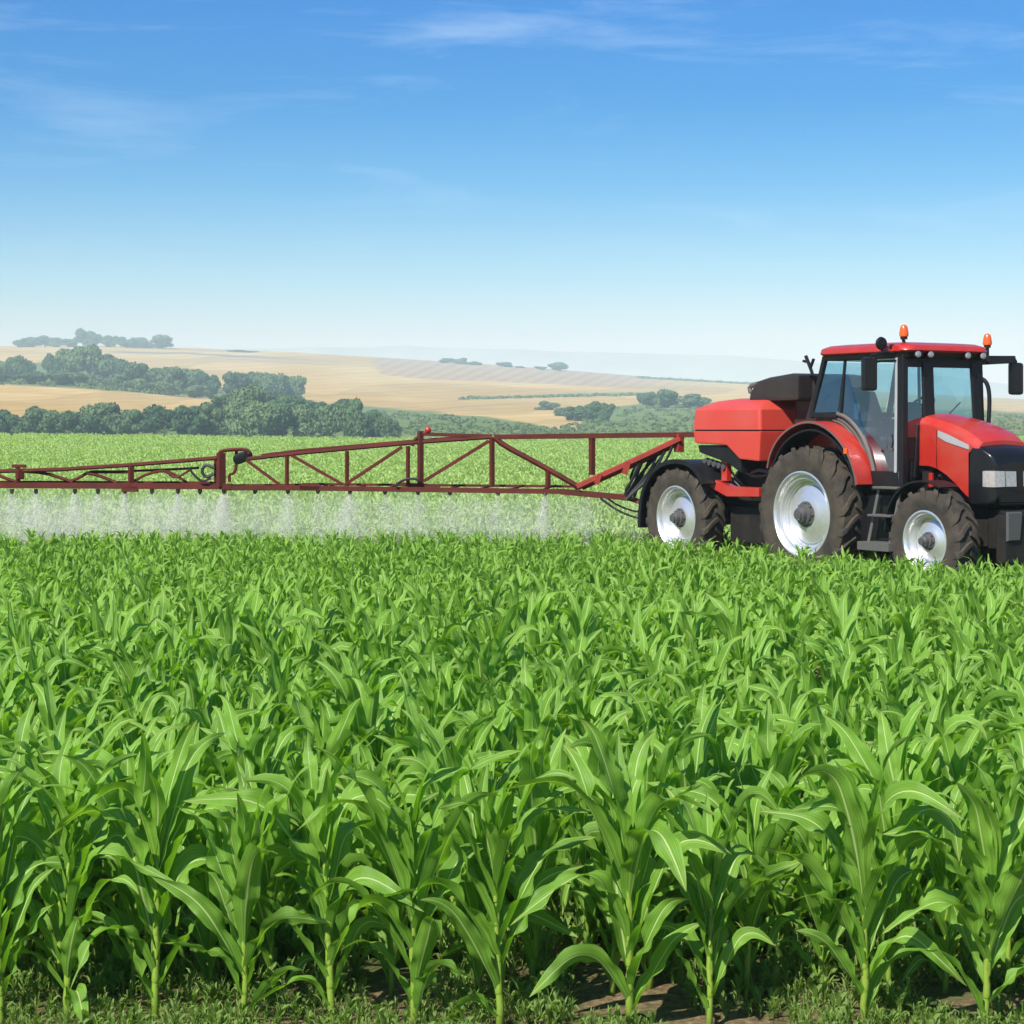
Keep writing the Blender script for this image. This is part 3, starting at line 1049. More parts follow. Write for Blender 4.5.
# beacons
for (x, q, zb, dz) in ((1.70, 0.66, 3.36, 0.16), (1.62, -1.05, 3.25, 0.19)):
    b = MB()
    if q > 0:
        b.tube([(x, q, zb), (x + 0.01, q, zb + dz * 0.5), (x - 0.02, q, zb + dz)], 0.024, 8)
        b.bar((1.60, 0.84, 3.40), (1.74, 0.45, 3.40), 0.05, 0.06)
    else:
        b.tube([(x + 0.1, q + 0.1, zb - 0.06), (x, q, zb + 0.02), (x, q, zb + dz)], 0.026, 8)
    b.lathe([(0.05, dz - 0.02), (0.05, dz + 0.02), (0.03, dz + 0.03)], c=(x, q, zb), n=14, axis='z')
    bc = b.build('beacon_stalk', M['black'], TR)
    b = MB()
    b.lathe([(0.062, dz + 0.02), (0.068, dz + 0.05), (0.058, dz + 0.12), (0.046, dz + 0.165), (0.024, dz + 0.185), (0.002, dz + 0.19)], c=(x, q, zb), n=20, axis='z', close=False)
    b.build('beacon', M['orange'], bc)
# mirrors
b = MB()
b.tube([(1.66, 0.76, 3.30), (1.62, 0.98, 3.32), (1.56, 1.16, 3.26)], 0.022, 8, 1)
b.tube([(1.66, 0.76, 3.20), (1.60, 1.0, 3.19), (1.56, 1.16, 3.16)], 0.016, 8)
ma = b.build('mirror_arm', M['black'], TR)
b = MB()
b.box(1.50, 1.61, 1.06, 1.30, 2.77, 3.24, 0.045)
b.build('mirror', M['gloss_black'], ma)
b = MB()
b.hull([[(1.66, -0.80, 3.16), (1.66, -0.80, 3.30), (1.60, -0.80, 3.30), (1.60, -0.80, 3.16)], [(1.52, -1.74, 3.21), (1.52, -1.74, 3.32), (1.46, -1.74, 3.32), (1.46, -1.74, 3.21)]], bevel=0.02)
b.tube([(1.49, -1.72, 3.28), (1.49, -1.76, 3.24), (1.49, -1.76, 3.15)], 0.025, 8)
ma = b.build('mirror_arm', M['black'], TR)
b = MB()
b.box(1.44, 1.55, -1.88, -1.64, 2.74, 3.22, 0.045)
b.build('mirror', M['gloss_black'], ma)
b = MB()
b.lathe([(0.08, -0.03), (0.095, 0.0), (0.085, 0.03), (0.002, 0.042)], c=(1.56, 0.96, 3.44), n=24, axis='x', close=False)
b.tube([(1.50, 0.96, 3.42), (1.52, 0.90, 3.34), (1.60, 0.80, 3.30)], 0.018, 6)
b.build('round_mirror', M['black'], TR)
# exhaust loop on the far side and the wiper
b = MB()
b.tube([(1.86, -0.82, 2.2), (1.86, -0.86, 2.7), (1.82, -0.84, 2.92), (1.72, -0.78, 2.98)], 0.032, 10, 2)
b.build('exhaust_rail', M['black'], TR)
b = MB()
b.tube([(1.79, 0.1, 2.28), (1.785, -0.35, 2.62)], 0.010, 6)
b.build('wiper', M['black'], TR)
# bracket with aerials at the rear of the cab
b = MB()
b.tube([(-0.02, 0.62, 3.02), (-0.30, 0.62, 3.04), (-0.36, 0.62, 3.16)], 0.028, 6)
b.tube([(-0.36, 0.62, 3.16), (-0.46, 0.62, 3.33)], 0.03, 6)
b.tube([(-0.36, 0.62, 3.14), (-0.28, 0.62, 3.28)], 0.026, 6)
b.tube([(-0.42, 0.62, 3.24), (-0.52, 0.62, 3.26)], 0.02, 6)
b.build('work_lamp_bracket', M['black'], TR)
# ------------------------------------------------------------------ trailed sprayer
XS = -3.09
SP = empty('crop_sprayer', P0 + H2 * XS, -PHI)
tag(SP, 'red trailed crop sprayer with a long rusty red lattice boom over the corn', 'crop sprayer')
SO = (XS, 0, 0)
for q, s in ((0.90, 1), (-0.90, -1)):
    wheel(SP, XS, q, 0.84, 0.44, 0.50, s, SO, 18)
# mudguards
MG = dense([(-4.02, 0.62), (-4.00, 1.0), (-3.86, 1.36), (-3.55, 1.64), (-3.12, 1.76), (-2.66, 1.73), (-2.38, 1.56), (-2.26, 1.38)])
for s in (1, -1):
    b = MB()
    b.strip(MG, s * 0.62, s * 1.16, 0.035)
    b.strip([(x, z + 0.004) for x, z in MG], s * 1.14, s * 1.175, 0.07)
    b.bar((XS, s * 0.66, 1.72), (XS, s * 0.4, 1.5), 0.06)
    b.build('mudguard', M['black'], SP, SO)
# chassis
b = MB()
for s in (1, -1):
    b.bar((-4.2, s * 0.36, 1.18), (-1.3, s * 0.36, 1.12), 0.14, 0.22)
    b.bar((-1.3, s * 0.36, 1.10), (-0.95, 0.0, 0.66), 0.12, 0.14)
b.lathe([(0.09, -0.7), (0.09, 0.7)], c=(XS, 0, 0.81), n=14)
b.box(-3.5, -2.7, -0.5, 0.5, 0.75, 1.1, 0.03)
b.box(-2.25, -1.25, -0.5, 0.66, 0.45, 1.02, 0.05)
b.box(-2.2, -1.2, -0.55, 0.55, 1.1, 1.85, 0.05)
b.bar((-4.15, -0.5, 1.2), (-4.15, 0.5, 1.2), 0.16, 0.2)
b.build('chassis', M['chassis'], SP, SO)
# tank : upper and lower red shells with a dark joint between them


def tank_ring(z, x0, x1, w, r):
    p = []
    for (cx, cy, a0) in ((x1 - r, w - r, 0), (x0 + r, w - r, 90), (x0 + r, -w + r, 180), (x1 - r, -w + r, 270)):
        for k in range(5):
            a = R_(a0 + k * 22.5)
            p.append((cx + r * math.cos(a), cy + r * math.sin(a), z))
    return p


b = MB()
b.hull([tank_ring(2.225, -2.78, -1.08, 1.0, 0.06), tank_ring(2.53, -2.75, -1.11, 0.985, 0.06), tank_ring(2.565, -2.72, -1.14, 0.96, 0.06), tank_ring(2.67, -2.50, -1.26, 0.74, 0.07), tank_ring(2.715, -2.25, -1.4, 0.50, 0.1)])
b.bar((-1.075, 0.30, 2.26), (-1.11, 0.30, 2.55), 0.025, 0.03, 0)
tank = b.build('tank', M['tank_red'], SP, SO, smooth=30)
b = MB()
b.prism([(-2.77, 2.21), (-1.08, 2.21), (-1.12, 1.74), (-1.60, 1.77), (-1.92, 1.98), (-2.74, 2.01)], -0.985, 0.985, 0.035)
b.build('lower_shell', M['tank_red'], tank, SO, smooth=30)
b = MB()
b.hull([tank_ring(2.19, -2.76, -1.10, 0.975, 0.05), tank_ring(2.24, -2.76, -1.10, 0.975, 0.05)])
b.build('joint_strip', M['black'], tank, SO)
b = MB()
b.prism([(-2.72, 1.98), (-1.93, 1.96), (-1.62, 1.76), (-1.62, 1.55), (-1.95, 1.70), (-2.68, 1.86)], 0.40, 0.93, 0.02)
b.prism([(-2.72, 1.98), (-1.93, 1.96), (-1.62, 1.76), (-1.62, 1.55), (-1.95, 1.70), (-2.68, 1.86)], -0.93, -0.40, 0.02)
b.build('tank_cradle', M['black'], SP, SO)
# red side bracket under the tank
b = MB()
b.bar((-2.15, 0.80, 1.82), (-2.15, 0.80, 1.42), 0.10, 0.14)
b.prism([(-2.40, 1.46), (-1.95, 1.34), (-1.20, 1.34), (-1.20, 1.20), (-2.0, 1.18), (-2.45, 1.32)], 0.74, 0.92, 0.015)
b.bar((-2.42, 0.80, 1.40), (-2.55, 0.6, 1.1), 0.08, 0.10)
b.build('side_bracket', M['red'], SP, SO)
# dark engine cover behind the cab
b = MB()
b.prism([(-1.78, 2.66), (-0.58, 2.66), (-0.56, 3.06), (-0.75, 3.08), (-1.30, 3.03), (-1.56, 2.98), (-1.72, 2.82)], -0.62, 0.68, 0.07)
b.box(-1.00, -0.50, -0.66, 0.40, 1.75, 3.06, 0.05)
cov = b.build('engine_cover', M['brown_black'], SP, SO)
b = MB()
b.tube([(-1.75, 0.45, 2.78), (-1.98, 0.45, 2.80), (-2.02, 0.45, 2.90), (-1.85, 0.40, 2.95), (-1.65, 0.40, 2.93)], 0.04, 8, 1)
b.tube([(-1.72, 0.25, 2.74), (-2.0, 0.30, 2.76), (-2.06, 0.30, 2.84)], 0.03, 8, 1)
b.build('hand_rail', M['steel'], SP, SO)
# valves and pipes under the tank
b = MB()
for k in range(5):
    x = -2.62 + k * 0.12
    b.lathe([(0.05, -0.05), (0.06, 0.0), (0.045, 0.06)], c=(x, 0.82, 1.72 - 0.02 * k), n=10)
    b.tube([(x, 0.80, 1.70), (x + 0.05, 0.7, 1.5), (x + 0.25, 0.6, 1.3)], 0.018, 6, 1)
b.tube([(-1.95, 0.7, 1.75), (-1.7, 0.72, 1.55), (-1.4, 0.7, 1.62), (-1.15, 0.6, 1.5)], 0.03, 6, 1)
b.tube([(-2.0, 0.62, 1.6), (-1.6, 0.66, 1.48), (-1.2, 0.55, 1.58), (-0.9, 0.4, 1.3)], 0.025, 6, 1)
b.build('valves', M['hub'], SP, SO)

# boom : laid out along a line that runs left from behind the tank
BM = Matrix.Translation(SP.location) @ Matrix.Rotation(-PHI, 4, 'Z')
BI = BM.inverted()
BY0, BSL = 33.4, -0.085      # distance of the boom plane at X=0 and its slope (it trails back a little to the left)


def bp(px, py, dq=0.0):
    """point of the boom plane from a drawing of the boom (1 unit = 1 cm at the machine)"""
    a = (px - 512) / F
    Y = BY0 / (1 - BSL * a)
    Z = CH - (py - Y0) * Y / F
    v = BI @ Vector((a * Y, Y + dq, Z))
    return (v.x, -v.y, v.z)


def beam(b, p1, p2, w, dq=0.0, h=None):
    s = 0.0138
    b.bar(bp(*p1, dq), bp(*p2, dq), w * s, (h or w) * s, 0.004)


def pipe(b, pts, w, dq=0.0, sub=1):
    b.tube([bp(x, y, dq) for x, y in pts], w * 0.0140 / 2, 6, sub)


boom = empty('boom', (0, 0, 0))
boom.parent = SP
# inner section
b = MB()
beam(b, (700, 434.5), (494, 437), 6)
beam(b, (492, 436), (421, 434), 4)
beam(b, (592, 437), (592, 475), 6)
beam(b, (548, 471), (548, 488), 5)
pipe(b, [(494, 437), (503, 445), (535, 462), (572, 483), (580, 488)], 7)
beam(b, (492, 437), (492, 487), 5)
beam(b, (632, 498), (560, 491.5), 7)
beam(b, (562, 491.5), (300, 488), 6)
beam(b, (580, 487), (300, 484.5), 3, 0.30)
beam(b, (650, 505), (622, 496), 6)
for x in (320, 352, 384, 416, 448, 480, 512, 544, 576):
    b.bar(bp(x, 489), bp(x + 12, 486, 0.30), 0.03, 0.03, 0)
boom1 = b.build('inner_section', M['boom_red'], boom)
b = MB()
pipe(b, [(680, 439), (655, 451), (625, 465), (577, 487)], 8, -0.06)
pipe(b, [(678, 443), (650, 458), (620, 471), (582, 488)], 6, 0.06)
beam(b, (679, 434), (679, 452), 9)
beam(b, (628, 462), (624, 474), 7, -0.1)
beam(b, (600, 474), (596, 484), 6, -0.1)
b.build('lift_arm', M['arm_red'], boom)
for k_ in range(6):
    b = MB()
    x_ = 672 - 7 * k_
    y_ = 446 + 3.4 * k_
    pipe(b, [(x_, y_), (x_ - 6, y_ + 14), (x_ - 20 + 3 * k_, y_ + 30 - 2 * k_), (634 - 2 * k_, 492 + k_), (626 - k_, 500)], 3.2, 0.06 * k_ - 0.12, 2)
    b.build('hose', M['hose'], boom)
# middle section
b = MB()
pipe(b, [(492, 437), (420, 442), (300, 453), (242, 459.5)], 5, 0, 0)
pipe(b, [(470, 436), (420, 440), (300, 450), (260, 455)], 2.5, 0.2, 0)
beam(b, (420.5, 431), (420.5, 484), 6)
beam(b, (408, 446), (408, 484), 4)
beam(b, (347, 451), (347, 486), 4)
beam(b, (287, 456), (287, 488), 4)
beam(b, (489, 441), (424, 481), 4)
beam(b, (402, 447), (346, 484), 4)
beam(b, (342, 484), (291, 455), 3.5)
beam(b, (283, 487), (246, 460), 3.5)
beam(b, (320, 488), (222, 488), 6)
beam(b, (320, 485), (222, 486), 3, 0.26)
beam(b, (440, 487), (396, 484), 5, 0.05)
pipe(b, [(420, 436), (414, 440), (412, 446)], 4)
for x in (236, 262, 288, 314):
    b.bar(bp(x, 489), bp(x + 12, 486, 0.26), 0.03, 0.03, 0)
b.build('middle_section', M['boom_red'], boom)
# folding hinge
b = MB()
beam(b, (221, 453), (221, 487), 9)
beam(b, (214, 456), (214, 486), 3, 0.15)
pipe(b, [(219, 458), (219, 452), (226, 450), (247, 449), (249, 454)], 5, 0, 1)
pipe(b, [(236, 450), (236, 468), (233, 474), (229, 474), (229, 482)], 4, 0.05, 1)
beam(b, (206, 486), (232, 486), 6)
b.build('fold_hinge', M['boom_red'], boom)
b = MB()
for k in range(5):
    x = 238 + 2.4 * k
    b.lathe([(0.07, -0.018), (0.095, 0), (0.07, 0.018)], c=bp(x, 459 - 0.9 * k), n=12, axis='x')
b.build('hose_reel', M['hose'], boom)
b = MB()
pipe(b, [(214, 468), (206, 464), (201, 471), (206, 478), (213, 474)], 4)
b.build('hose', M['hose'], boom)
b = MB()
pipe(b, [(212, 478), (203, 482), (194, 474), (190, 468)], 3, -0.1)
b.build('hose', M['hose'], boom)
b = MB()
pipe(b, [(640, 462), (632, 480), (624, 492), (630, 500)], 4, -0.05)
b.build('hose', M['hose'], boom)
b = MB()
pipe(b, [(660, 452), (644, 470), (632, 488), (626, 496)], 4, 0.05)
b.build('hose', M['hose'], boom)
b = MB()
pipe(b, [(668, 448), (655, 468), (640, 482), (634, 500)], 4, 0.2)
b.build('hose', M['hose'], boom)
b = MB()
pipe(b, [(600, 498), (618, 511), (640, 519), (662, 520)], 3, -0.1)
b.build('hose', M['hose'], boom)
b = MB()
pipe(b, [(604, 496), (620, 507), (640, 513), (668, 512)], 2.5, 0.1)
b.build('hose', M['hose'], boom)
b = MB()
pipe(b, [(396, 486), (402, 480), (414, 478), (420, 481)], 3, -0.08)
b.build('hose', M['hose'], boom)
# outer section
b = MB()
pipe(b, [(217, 458), (130, 465), (60, 469.5), (-60, 473)], 5, 0, 0)
beam(b, (232, 486.5), (-60, 485), 7)
beam(b, (216, 483), (-60, 482), 3, 0.22)
beam(b, (131, 466), (131, 486), 6)
beam(b, (18, 466), (18, 482), 5)
pipe(b, [(198, 468), (180, 469), (160, 470), (132, 471)], 3, 0.1)
pipe(b, [(128, 472), (100, 472), (88, 472), (78, 478), (70, 481)], 4, 0.08)
pipe(b, [(86, 473), (100, 476), (116, 483)], 4, 0.05)
pipe(b, [(20, 471), (44, 473), (60, 478), (72, 482)], 4, 0.05)
pipe(b, [(132, 482), (146, 474), (165, 470), (180, 478), (188, 484)], 3.5, 0.05)
pipe(b, [(166, 471), (176, 479), (190, 470)], 3, -0.06)
pipe(b, [(-2, 475), (10, 480), (18, 482)], 4)
pipe(b, [(-40, 474), (-20, 482), (-4, 474)], 4)
b.box(*(lambda c: (c[0] - 0.06, c[0] + 0.06, c[1] - 0.06, c[1] + 0.06, c[2] - 0.09, c[2] + 0.09))(bp(20, 474)), 0.02)
beam(b, (12, 466), (26, 466), 4)
beam(b, (122, 489), (138, 489), 7)
b.build('outer_section', M['boom_red'], boom)
# warning lamp on the post
b = MB()
b.ball(bp(428, 430), 0.06)
b.tube([bp(421, 433), bp(428, 432)], 0.02, 6)
b.build('marker_lamp', M['red'], boom)
NOZ = [12, 36, 75, 98, 125, 152, 178, 200, 224, 255, 288, 318, 350, 385, 418, 450, 498, 545, 585]
for x in NOZ:
    y = 489.5 if x < 300 else 489 + (x - 300) * 0.011
    b = MB()
    c = bp(x, y)
    b.box(c[0] - 0.03, c[0] + 0.03, c[1] - 0.03, c[1] + 0.03, c[2] - 0.055, c[2] + 0.01, 0.01)
    b.lathe([(0.022, -0.08), (0.03, -0.05)], c=c, n=10, axis='z')
    b.build('nozzle', M['chassis'], boom)
# ------------------------------------------------------------------ trees
def crown_mesh(name, seed, n=900, flat=0.8, lobes=8, leaf=0.045):
    r = np.random.default_rng(seed)
    # unit crown : radius about 1, from z=0 to z=1
    cs = []
    for k in range(lobes):
        a = r.uniform(0, 2 * math.pi)
        rad = r.uniform(0.05, 0.72)
        cs.append((rad * math.cos(a), rad * math.sin(a), r.uniform(0.10, 0.80), r.uniform(0.14, 0.44)))
    cs.append((r.uniform(-.15, .15), r.uniform(-.15, .15), 0.48, 0.46))
    cs.append((r.uniform(-.2, .2), r.uniform(-.2, .2), 0.72, 0.30))
    V = []
    per = n // len(cs)
    for (cx, cy, cz, cr) in cs:
        d = r.normal(size=(per, 3))
        d /= np.linalg.norm(d, axis=1)[:, None]
        rad = cr * r.uniform(0.70, 1.16, size=(per, 1))
        p = d * rad * np.array([1, 1, 0.62 * flat / 0.8]) + np.array([cx, cy, cz])
        p[:, 2] = np.clip(p[:, 2], 0.02, 1.05)
        nrm = d + r.normal(size=(per, 3)) * 0.55
        nrm /= np.linalg.norm(nrm, axis=1)[:, None]
        t = np.cross(nrm, r.normal(size=(per, 3)))
        t /= np.linalg.norm(t, axis=1)[:, None]
        b = np.cross(nrm, t)
        s = leaf * r.uniform(0.6, 1.3, size=(per, 1))
        q = np.stack([p - t * s - b * s * 0.6, p + t * s * 0.8 - b * s, p + t * s + b * s * 0.7, p - t * s * 0.7 + b * s], 1)
        V.append(q.reshape(-1, 3))
    v = np.concatenate(V)
    f = np.arange(len(v)).reshape(-1, 4)
    me = np_mesh(name, v, f)
    me.polygons.foreach_set('use_smooth', np.zeros(len(f), dtype=bool))
    me.materials.append(M['tree'])
    return me


CROWNS = [crown_mesh('crown', 40 + k, 4800, lobes=7 + k % 7) for k in range(14)]


def trunk_mesh(seed):
    b = MB()
    r = random.Random(seed)
    b.tube([(0, 0, -0.15), (0.01, 0.01, 0.2), (0.03, -0.02, 0.5), (0.02, 0.0, 0.8)], [0.06, 0.045, 0.03, 0.012], 7)
    for k in range(4):
        a = r.uniform(0, 6.28)
        z = r.uniform(0.22, 0.5)
        b.tube([(0.02, 0, z), (0.25 * math.cos(a), 0.25 * math.sin(a), z + 0.14), (0.5 * math.cos(a), 0.5 * math.sin(a), z + 0.3)], [0.026, 0.018, 0.006], 5)
    me = bpy.data.meshes.new('trunk')
    b.bm.to_mesh(me)
    b.bm.free()
    me.materials.append(M['bark'])
    return me


TRUNKS = [trunk_mesh(k) for k in range(3)]
trr = random.Random(5)


def tree(u, top, w, d, label, group, name='tree', deep=None):
    base = float(hill_row(np.array([float(u)]), np.array([float(d)]))[0])
    X = (u - 512) / F * d
    z = float(hill_z(np.array([X]), np.array([d]))[0])
    hgt = max((base - top) * d / F, 1.5)
    wid = w * d / F
    e = empty(name, (X, d, z), trr.uniform(0, 6.28))
    e.scale = (wid / 1.7 * trr.uniform(0.85, 1.25), wid / 1.7, hgt * trr.uniform(0.88, 1.08))
    tag(e, label, 'tree', group)
    for nm, me in (('crown', trr.choice(CROWNS)), ('trunk', trr.choice(TRUNKS))):
        o = bpy.data.objects.new(nm, me)
        C.objects.link(o)
        o.parent = e
    return e


G1 = 'trees along the far edge of the corn field'
row1 = [(-12, 412, 34), (8, 411, 36), (58, 411, 32), (26, 412, 30), (42, 408, 36), (75, 410, 36), (92, 407, 30), (108, 403, 42), (130, 405, 36), (155, 402, 42), (182, 404, 38), (208, 402, 36), (232, 398, 40),
        (252, 400, 44), (280, 402, 42), (305, 401, 42), (330, 402, 38), (352, 399, 34), (372, 410, 32), (388, 414, 24)]
for i, (u, t_, w) in enumerate(row1):
    tree(u, t_, w * 1.1, 512 + trr.uniform(-6, 14), 'round green tree in the low wooded line along the far edge of the corn', G1)
G2 = 'trees of the wood behind the corn field'
for (u, t_, w) in [(226, 394, 36), (246, 386, 40), (266, 388, 36), (290, 394, 36), (312, 398, 30), (342, 400, 30), (205, 404, 30)]:
    tree(u, t_, w * 1.1, 600 + trr.uniform(-10, 40), 'taller dark tree of the wood rising behind the low wooded line', G2)
G3 = 'trees of the dark grove on the left slope'
for (u, t_, w, br) in [(4, 361, 28, 378), (18, 357, 30, 378), (50, 352, 22, 376), (70, 349, 32, 377), (90, 346.5, 38, 378), (110, 353, 30, 379), (117, 357, 20, 380)]:
    tree(u, t_, w * 1.1, find_depth(u, br), 'tall dark tree in the grove on the left golden slope', G3)
G4 = 'trees of the hedgerow across the left slope'
for (u, t_, w, br) in [(134, 364, 34, 388), (152, 366, 32, 389), (170, 367, 34, 392), (188, 367, 34, 394), (206, 370, 26, 397), (10, 373, 34, 383), (36, 372, 34, 384), (62, 372, 36, 385), (90, 374, 36, 386), (116, 374, 34, 388),
                       (140, 379, 30, 392), (165, 381, 30, 395), (195, 385, 28, 398)]:
    tree(u, t_, w * 1.1, find_depth(u, br), 'low green tree in the hedgerow that crosses the left slope', G4)
G5 = 'trees of the flat topped wood'
for (u, t_, w, br) in [(236, 371, 30, 398), (252, 369, 32, 398), (270, 370, 32, 400), (291, 377, 24, 400), (282, 376, 26, 400)]:
    tree(u, t_, w * 1.15, find_depth(u, br), 'dark tree in the flat topped wood right of the hedgerow', G5)
G6 = 'hazy trees along the left ridge'
for (u, t_, w) in [(22, 337, 18), (33, 335.5, 18), (45, 337, 18), (57, 336.5, 18), (68, 338, 16), (95, 334, 18), (108, 335, 20), (121, 337, 16), (131, 338, 12), (142, 336.5, 18)]:
    tree(u, t_, w * 1.2, 2420, 'hazy blue tree on the skyline of the left ridge', G6)
tree(83, 327, 18, 2420, 'tallest hazy tree on the left ridge skyline', None)
tree(163, 335, 28, 2420, 'broad domed tree at the right end of the left ridge trees', None)
for (u, t_, w) in [(236, 349.5, 16), (249, 350.5, 16)]:
    tree(u, t_, w * 1.2, 2400, 'low hazy tree where the left ridge drops towards the middle', 'pair of low ridge trees')
G7 = 'small trees on the ridge behind the boom'
for (u, t_, w) in [(447, 357, 13), (461, 358, 15), (475, 361, 13), (505, 362, 15), (520, 366, 9), (542, 366, 11)]:
    tree(u, t_, w * 1.2, 2420, 'small hazy tree on the ridge above the ploughed field', G7)
tree(560, 362, 24, 2420, 'widest hazy tree on the ridge above the ploughed field', None)
G8 = 'trees at the tip of the stubble field'
for (u, t_, w, br) in [(563, 406, 26, 416), (580, 405, 30, 421), (593, 404, 26, 421)]:
    tree(u, t_, w * 1.1, find_depth(u, br), 'bushy tree at the green tip right of the golden stubble', G8)
tree(548, 400, 24, find_depth(548, 410), 'dark round tree at the left end of the clump beside the stubble', None)
tree(605, 400, 24, find_depth(605, 422), 'tallest pointed tree of the clump beside the stubble', None)
tree(649, 392, 24, find_depth(649, 408), 'leftmost of three dark round trees left of the red tank', None)
tree(668, 389.5, 30, find_depth(668, 408), 'middle and tallest of three dark round trees left of the red tank', None)
tree(691, 391, 34, find_depth(691, 408), 'widest of three dark round trees next to the red tank', None)


# scrub and hedges nobody could count
def bush_field(name, pts, mat):
    r = np.random.default_rng(3)
    V = []
    for (u, br, hp, wp) in pts:
        d = find_depth(u, br, 430, 2550)
        X = (u - 512) / F * d
        z = float(hill_z(np.array([X]), np.array([d]))[0])
        n = 46
        dd = r.normal(size=(n, 3))
        dd /= np.linalg.norm(dd, axis=1)[:, None]
        dd[:, 2] = np.abs(dd[:, 2])
        sc = np.array([wp * d / F * 0.5, wp * d / F * 0.5, hp * d / F])
        p = dd * sc * r.uniform(0.75, 1.05, size=(n, 1)) + np.array([X, d, z])
        nr = dd + r.normal(size=(n, 3)) * 0.5
        nr /= np.linalg.norm(nr, axis=1)[:, None]
        t = np.cross(nr, r.normal(size=(n, 3)))
        t /= np.linalg.norm(t, axis=1)[:, None]
        b = np.cross(nr, t)
        s = r.uniform(0.6, 1.3, size=(n, 1)) * d / F * 1.15
        V.append(np.stack([p - t * s - b * s * 0.6, p + t * s * 0.8 - b * s, p + t * s + b * s * 0.7, p - t * s * 0.7 + b * s], 1).reshape(-1, 3))
    v = np.concatenate(V)
    f = np.arange(len(v)).reshape(-1, 4)
    me = np_mesh(name, v, f)
    me.polygons.foreach_set('use_smooth', np.zeros(len(f), dtype=bool))
    o = link(name, me, mat, smooth=0)
    o['kind'] = 'stuff'


pts = []
for _ in range(900):
    u = trr.uniform(365, 1060)
    e0 = np.interp(u, [372, 420, 470, 520, 560, 592, 640, 740, 1024], [410, 413, 417, 423, 429, 409, 405, 404, 414])
    br = trr.uniform(e0 + 2, 436)
    hp = trr.uniform(1.0, 3.6)
    pts.append((u, br, hp, hp * trr.uniform(1.8, 3.6)))
for _ in range(130):
    u = trr.uniform(-60, 300)
    br = np.interp(u, [-60, 0, 120, 210, 300], [381, 384, 390, 398, 404]) + trr.uniform(-6, 1)
    pts.append((u, br, trr.uniform(2, 5), trr.uniform(6, 14)))
for _ in range(130):
    pts.append((trr.uniform(-60, 400), trr.uniform(428, 434), trr.uniform(4, 12), trr.uniform(8, 18)))
bush_field('scrub', pts, M['scrub'])
pts = []
for k in range(46):
    u = 462 + k * 4.2
    pts.append((u, np.interp(u, [460, 520, 600, 660], [399.5, 398, 396, 395.5]) + trr.uniform(-.4, .6), trr.uniform(1.0, 3.0), trr.uniform(5, 9)))
for k in range(40):
    u = 640 + k * 3.4
    pts.append((u, np.interp(u, [640, 760], [378.5, 385]), trr.uniform(1.0, 2.0), trr.uniform(5, 9)))
bush_field('hedges', pts, M['tree'])
# ------------------------------------------------------------------ corn
def leaf(z0, az, L, w, th0, bend, twist, wave, ph, n, us, r0=0.010, p=0.4, brk=0.4):
    t = np.linspace(0, 1, n + 1)
    def ang(x):
        q = np.clip((x - p) / brk, 0, 1)
        return th0 + 0.25 * x + bend * q * q * (3 - 2 * q)
    th = ang(t)
    ds = L / n
    tm = (t[:-1] + t[1:]) / 2
    thm = ang(tm)
    rr = r0 + np.concatenate([[0], np.cumsum(np.sin(thm) * ds)])
    zz = z0 + np.concatenate([[0], np.cumsum(np.cos(thm) * ds)])
    kink = 0.05 * L * np.sin(ph + 3.0 * t) * t
    ca, sa = math.cos(az), math.sin(az)
    rad = np.array([ca, sa, 0.0])
    sd = np.array([-sa, ca, 0.0])
    cen = rr[:, None] * rad + zz[:, None] * np.array([0, 0, 1.0]) + kink[:, None] * sd
    T = np.sin(th)[:, None] * rad + np.cos(th)[:, None] * np.array([0, 0, 1.0])
    Nn = -np.cos(th)[:, None] * rad + np.sin(th)[:, None] * np.array([0, 0, 1.0])     # upper side of the blade
    tw = twist * t ** 1.3
    Sv = np.cos(tw)[:, None] * sd + np.sin(tw)[:, None] * Nn
    N2 = -np.sin(tw)[:, None] * sd + np.cos(tw)[:, None] * Nn
    ww = w * (0.42 + 0.58 * np.sin(np.minimum(t / 0.42, 1) * math.pi / 2)) * np.clip(1 - t ** 2.4, 0, 1) ** 0.85
    fold = np.interp(t, [0, 0.12, 0.4, 1], [1.05, 0.75, 0.32, 0.22])
    V, UV = [], []
    for u in us:
        wv = (wave * np.sin(2 * math.pi * 2.3 * t + ph + (1.7 if u > 0 else 0)) + 0.6 * wave * np.sin(2 * math.pi * 5.1 * t + 2.3 * ph + (2.6 if u > 0 else 0))) * abs(u) ** 1.5 * np.minimum(t * 3, 1)
        V.append(cen + (ww * u * np.cos(fold))[:, None] * Sv + (ww * (abs(u) ** 1.2 * np.sin(fold) + wv))[:, None] * N2)
        UV.append(np.stack([np.full_like(t, 0.5 + 0.5 * u), t], 1))
    m = len(us)
    V = np.stack(V, 1).reshape(-1, 3)
    UV = np.stack(UV, 1).reshape(-1, 2)
    idx = np.arange((n + 1) * m).reshape(n + 1, m)
    f = np.stack([idx[:-1, :-1], idx[1:, :-1], idx[1:, 1:], idx[:-1, 1:]], -1).reshape(-1, 4)
    return V, f, UV


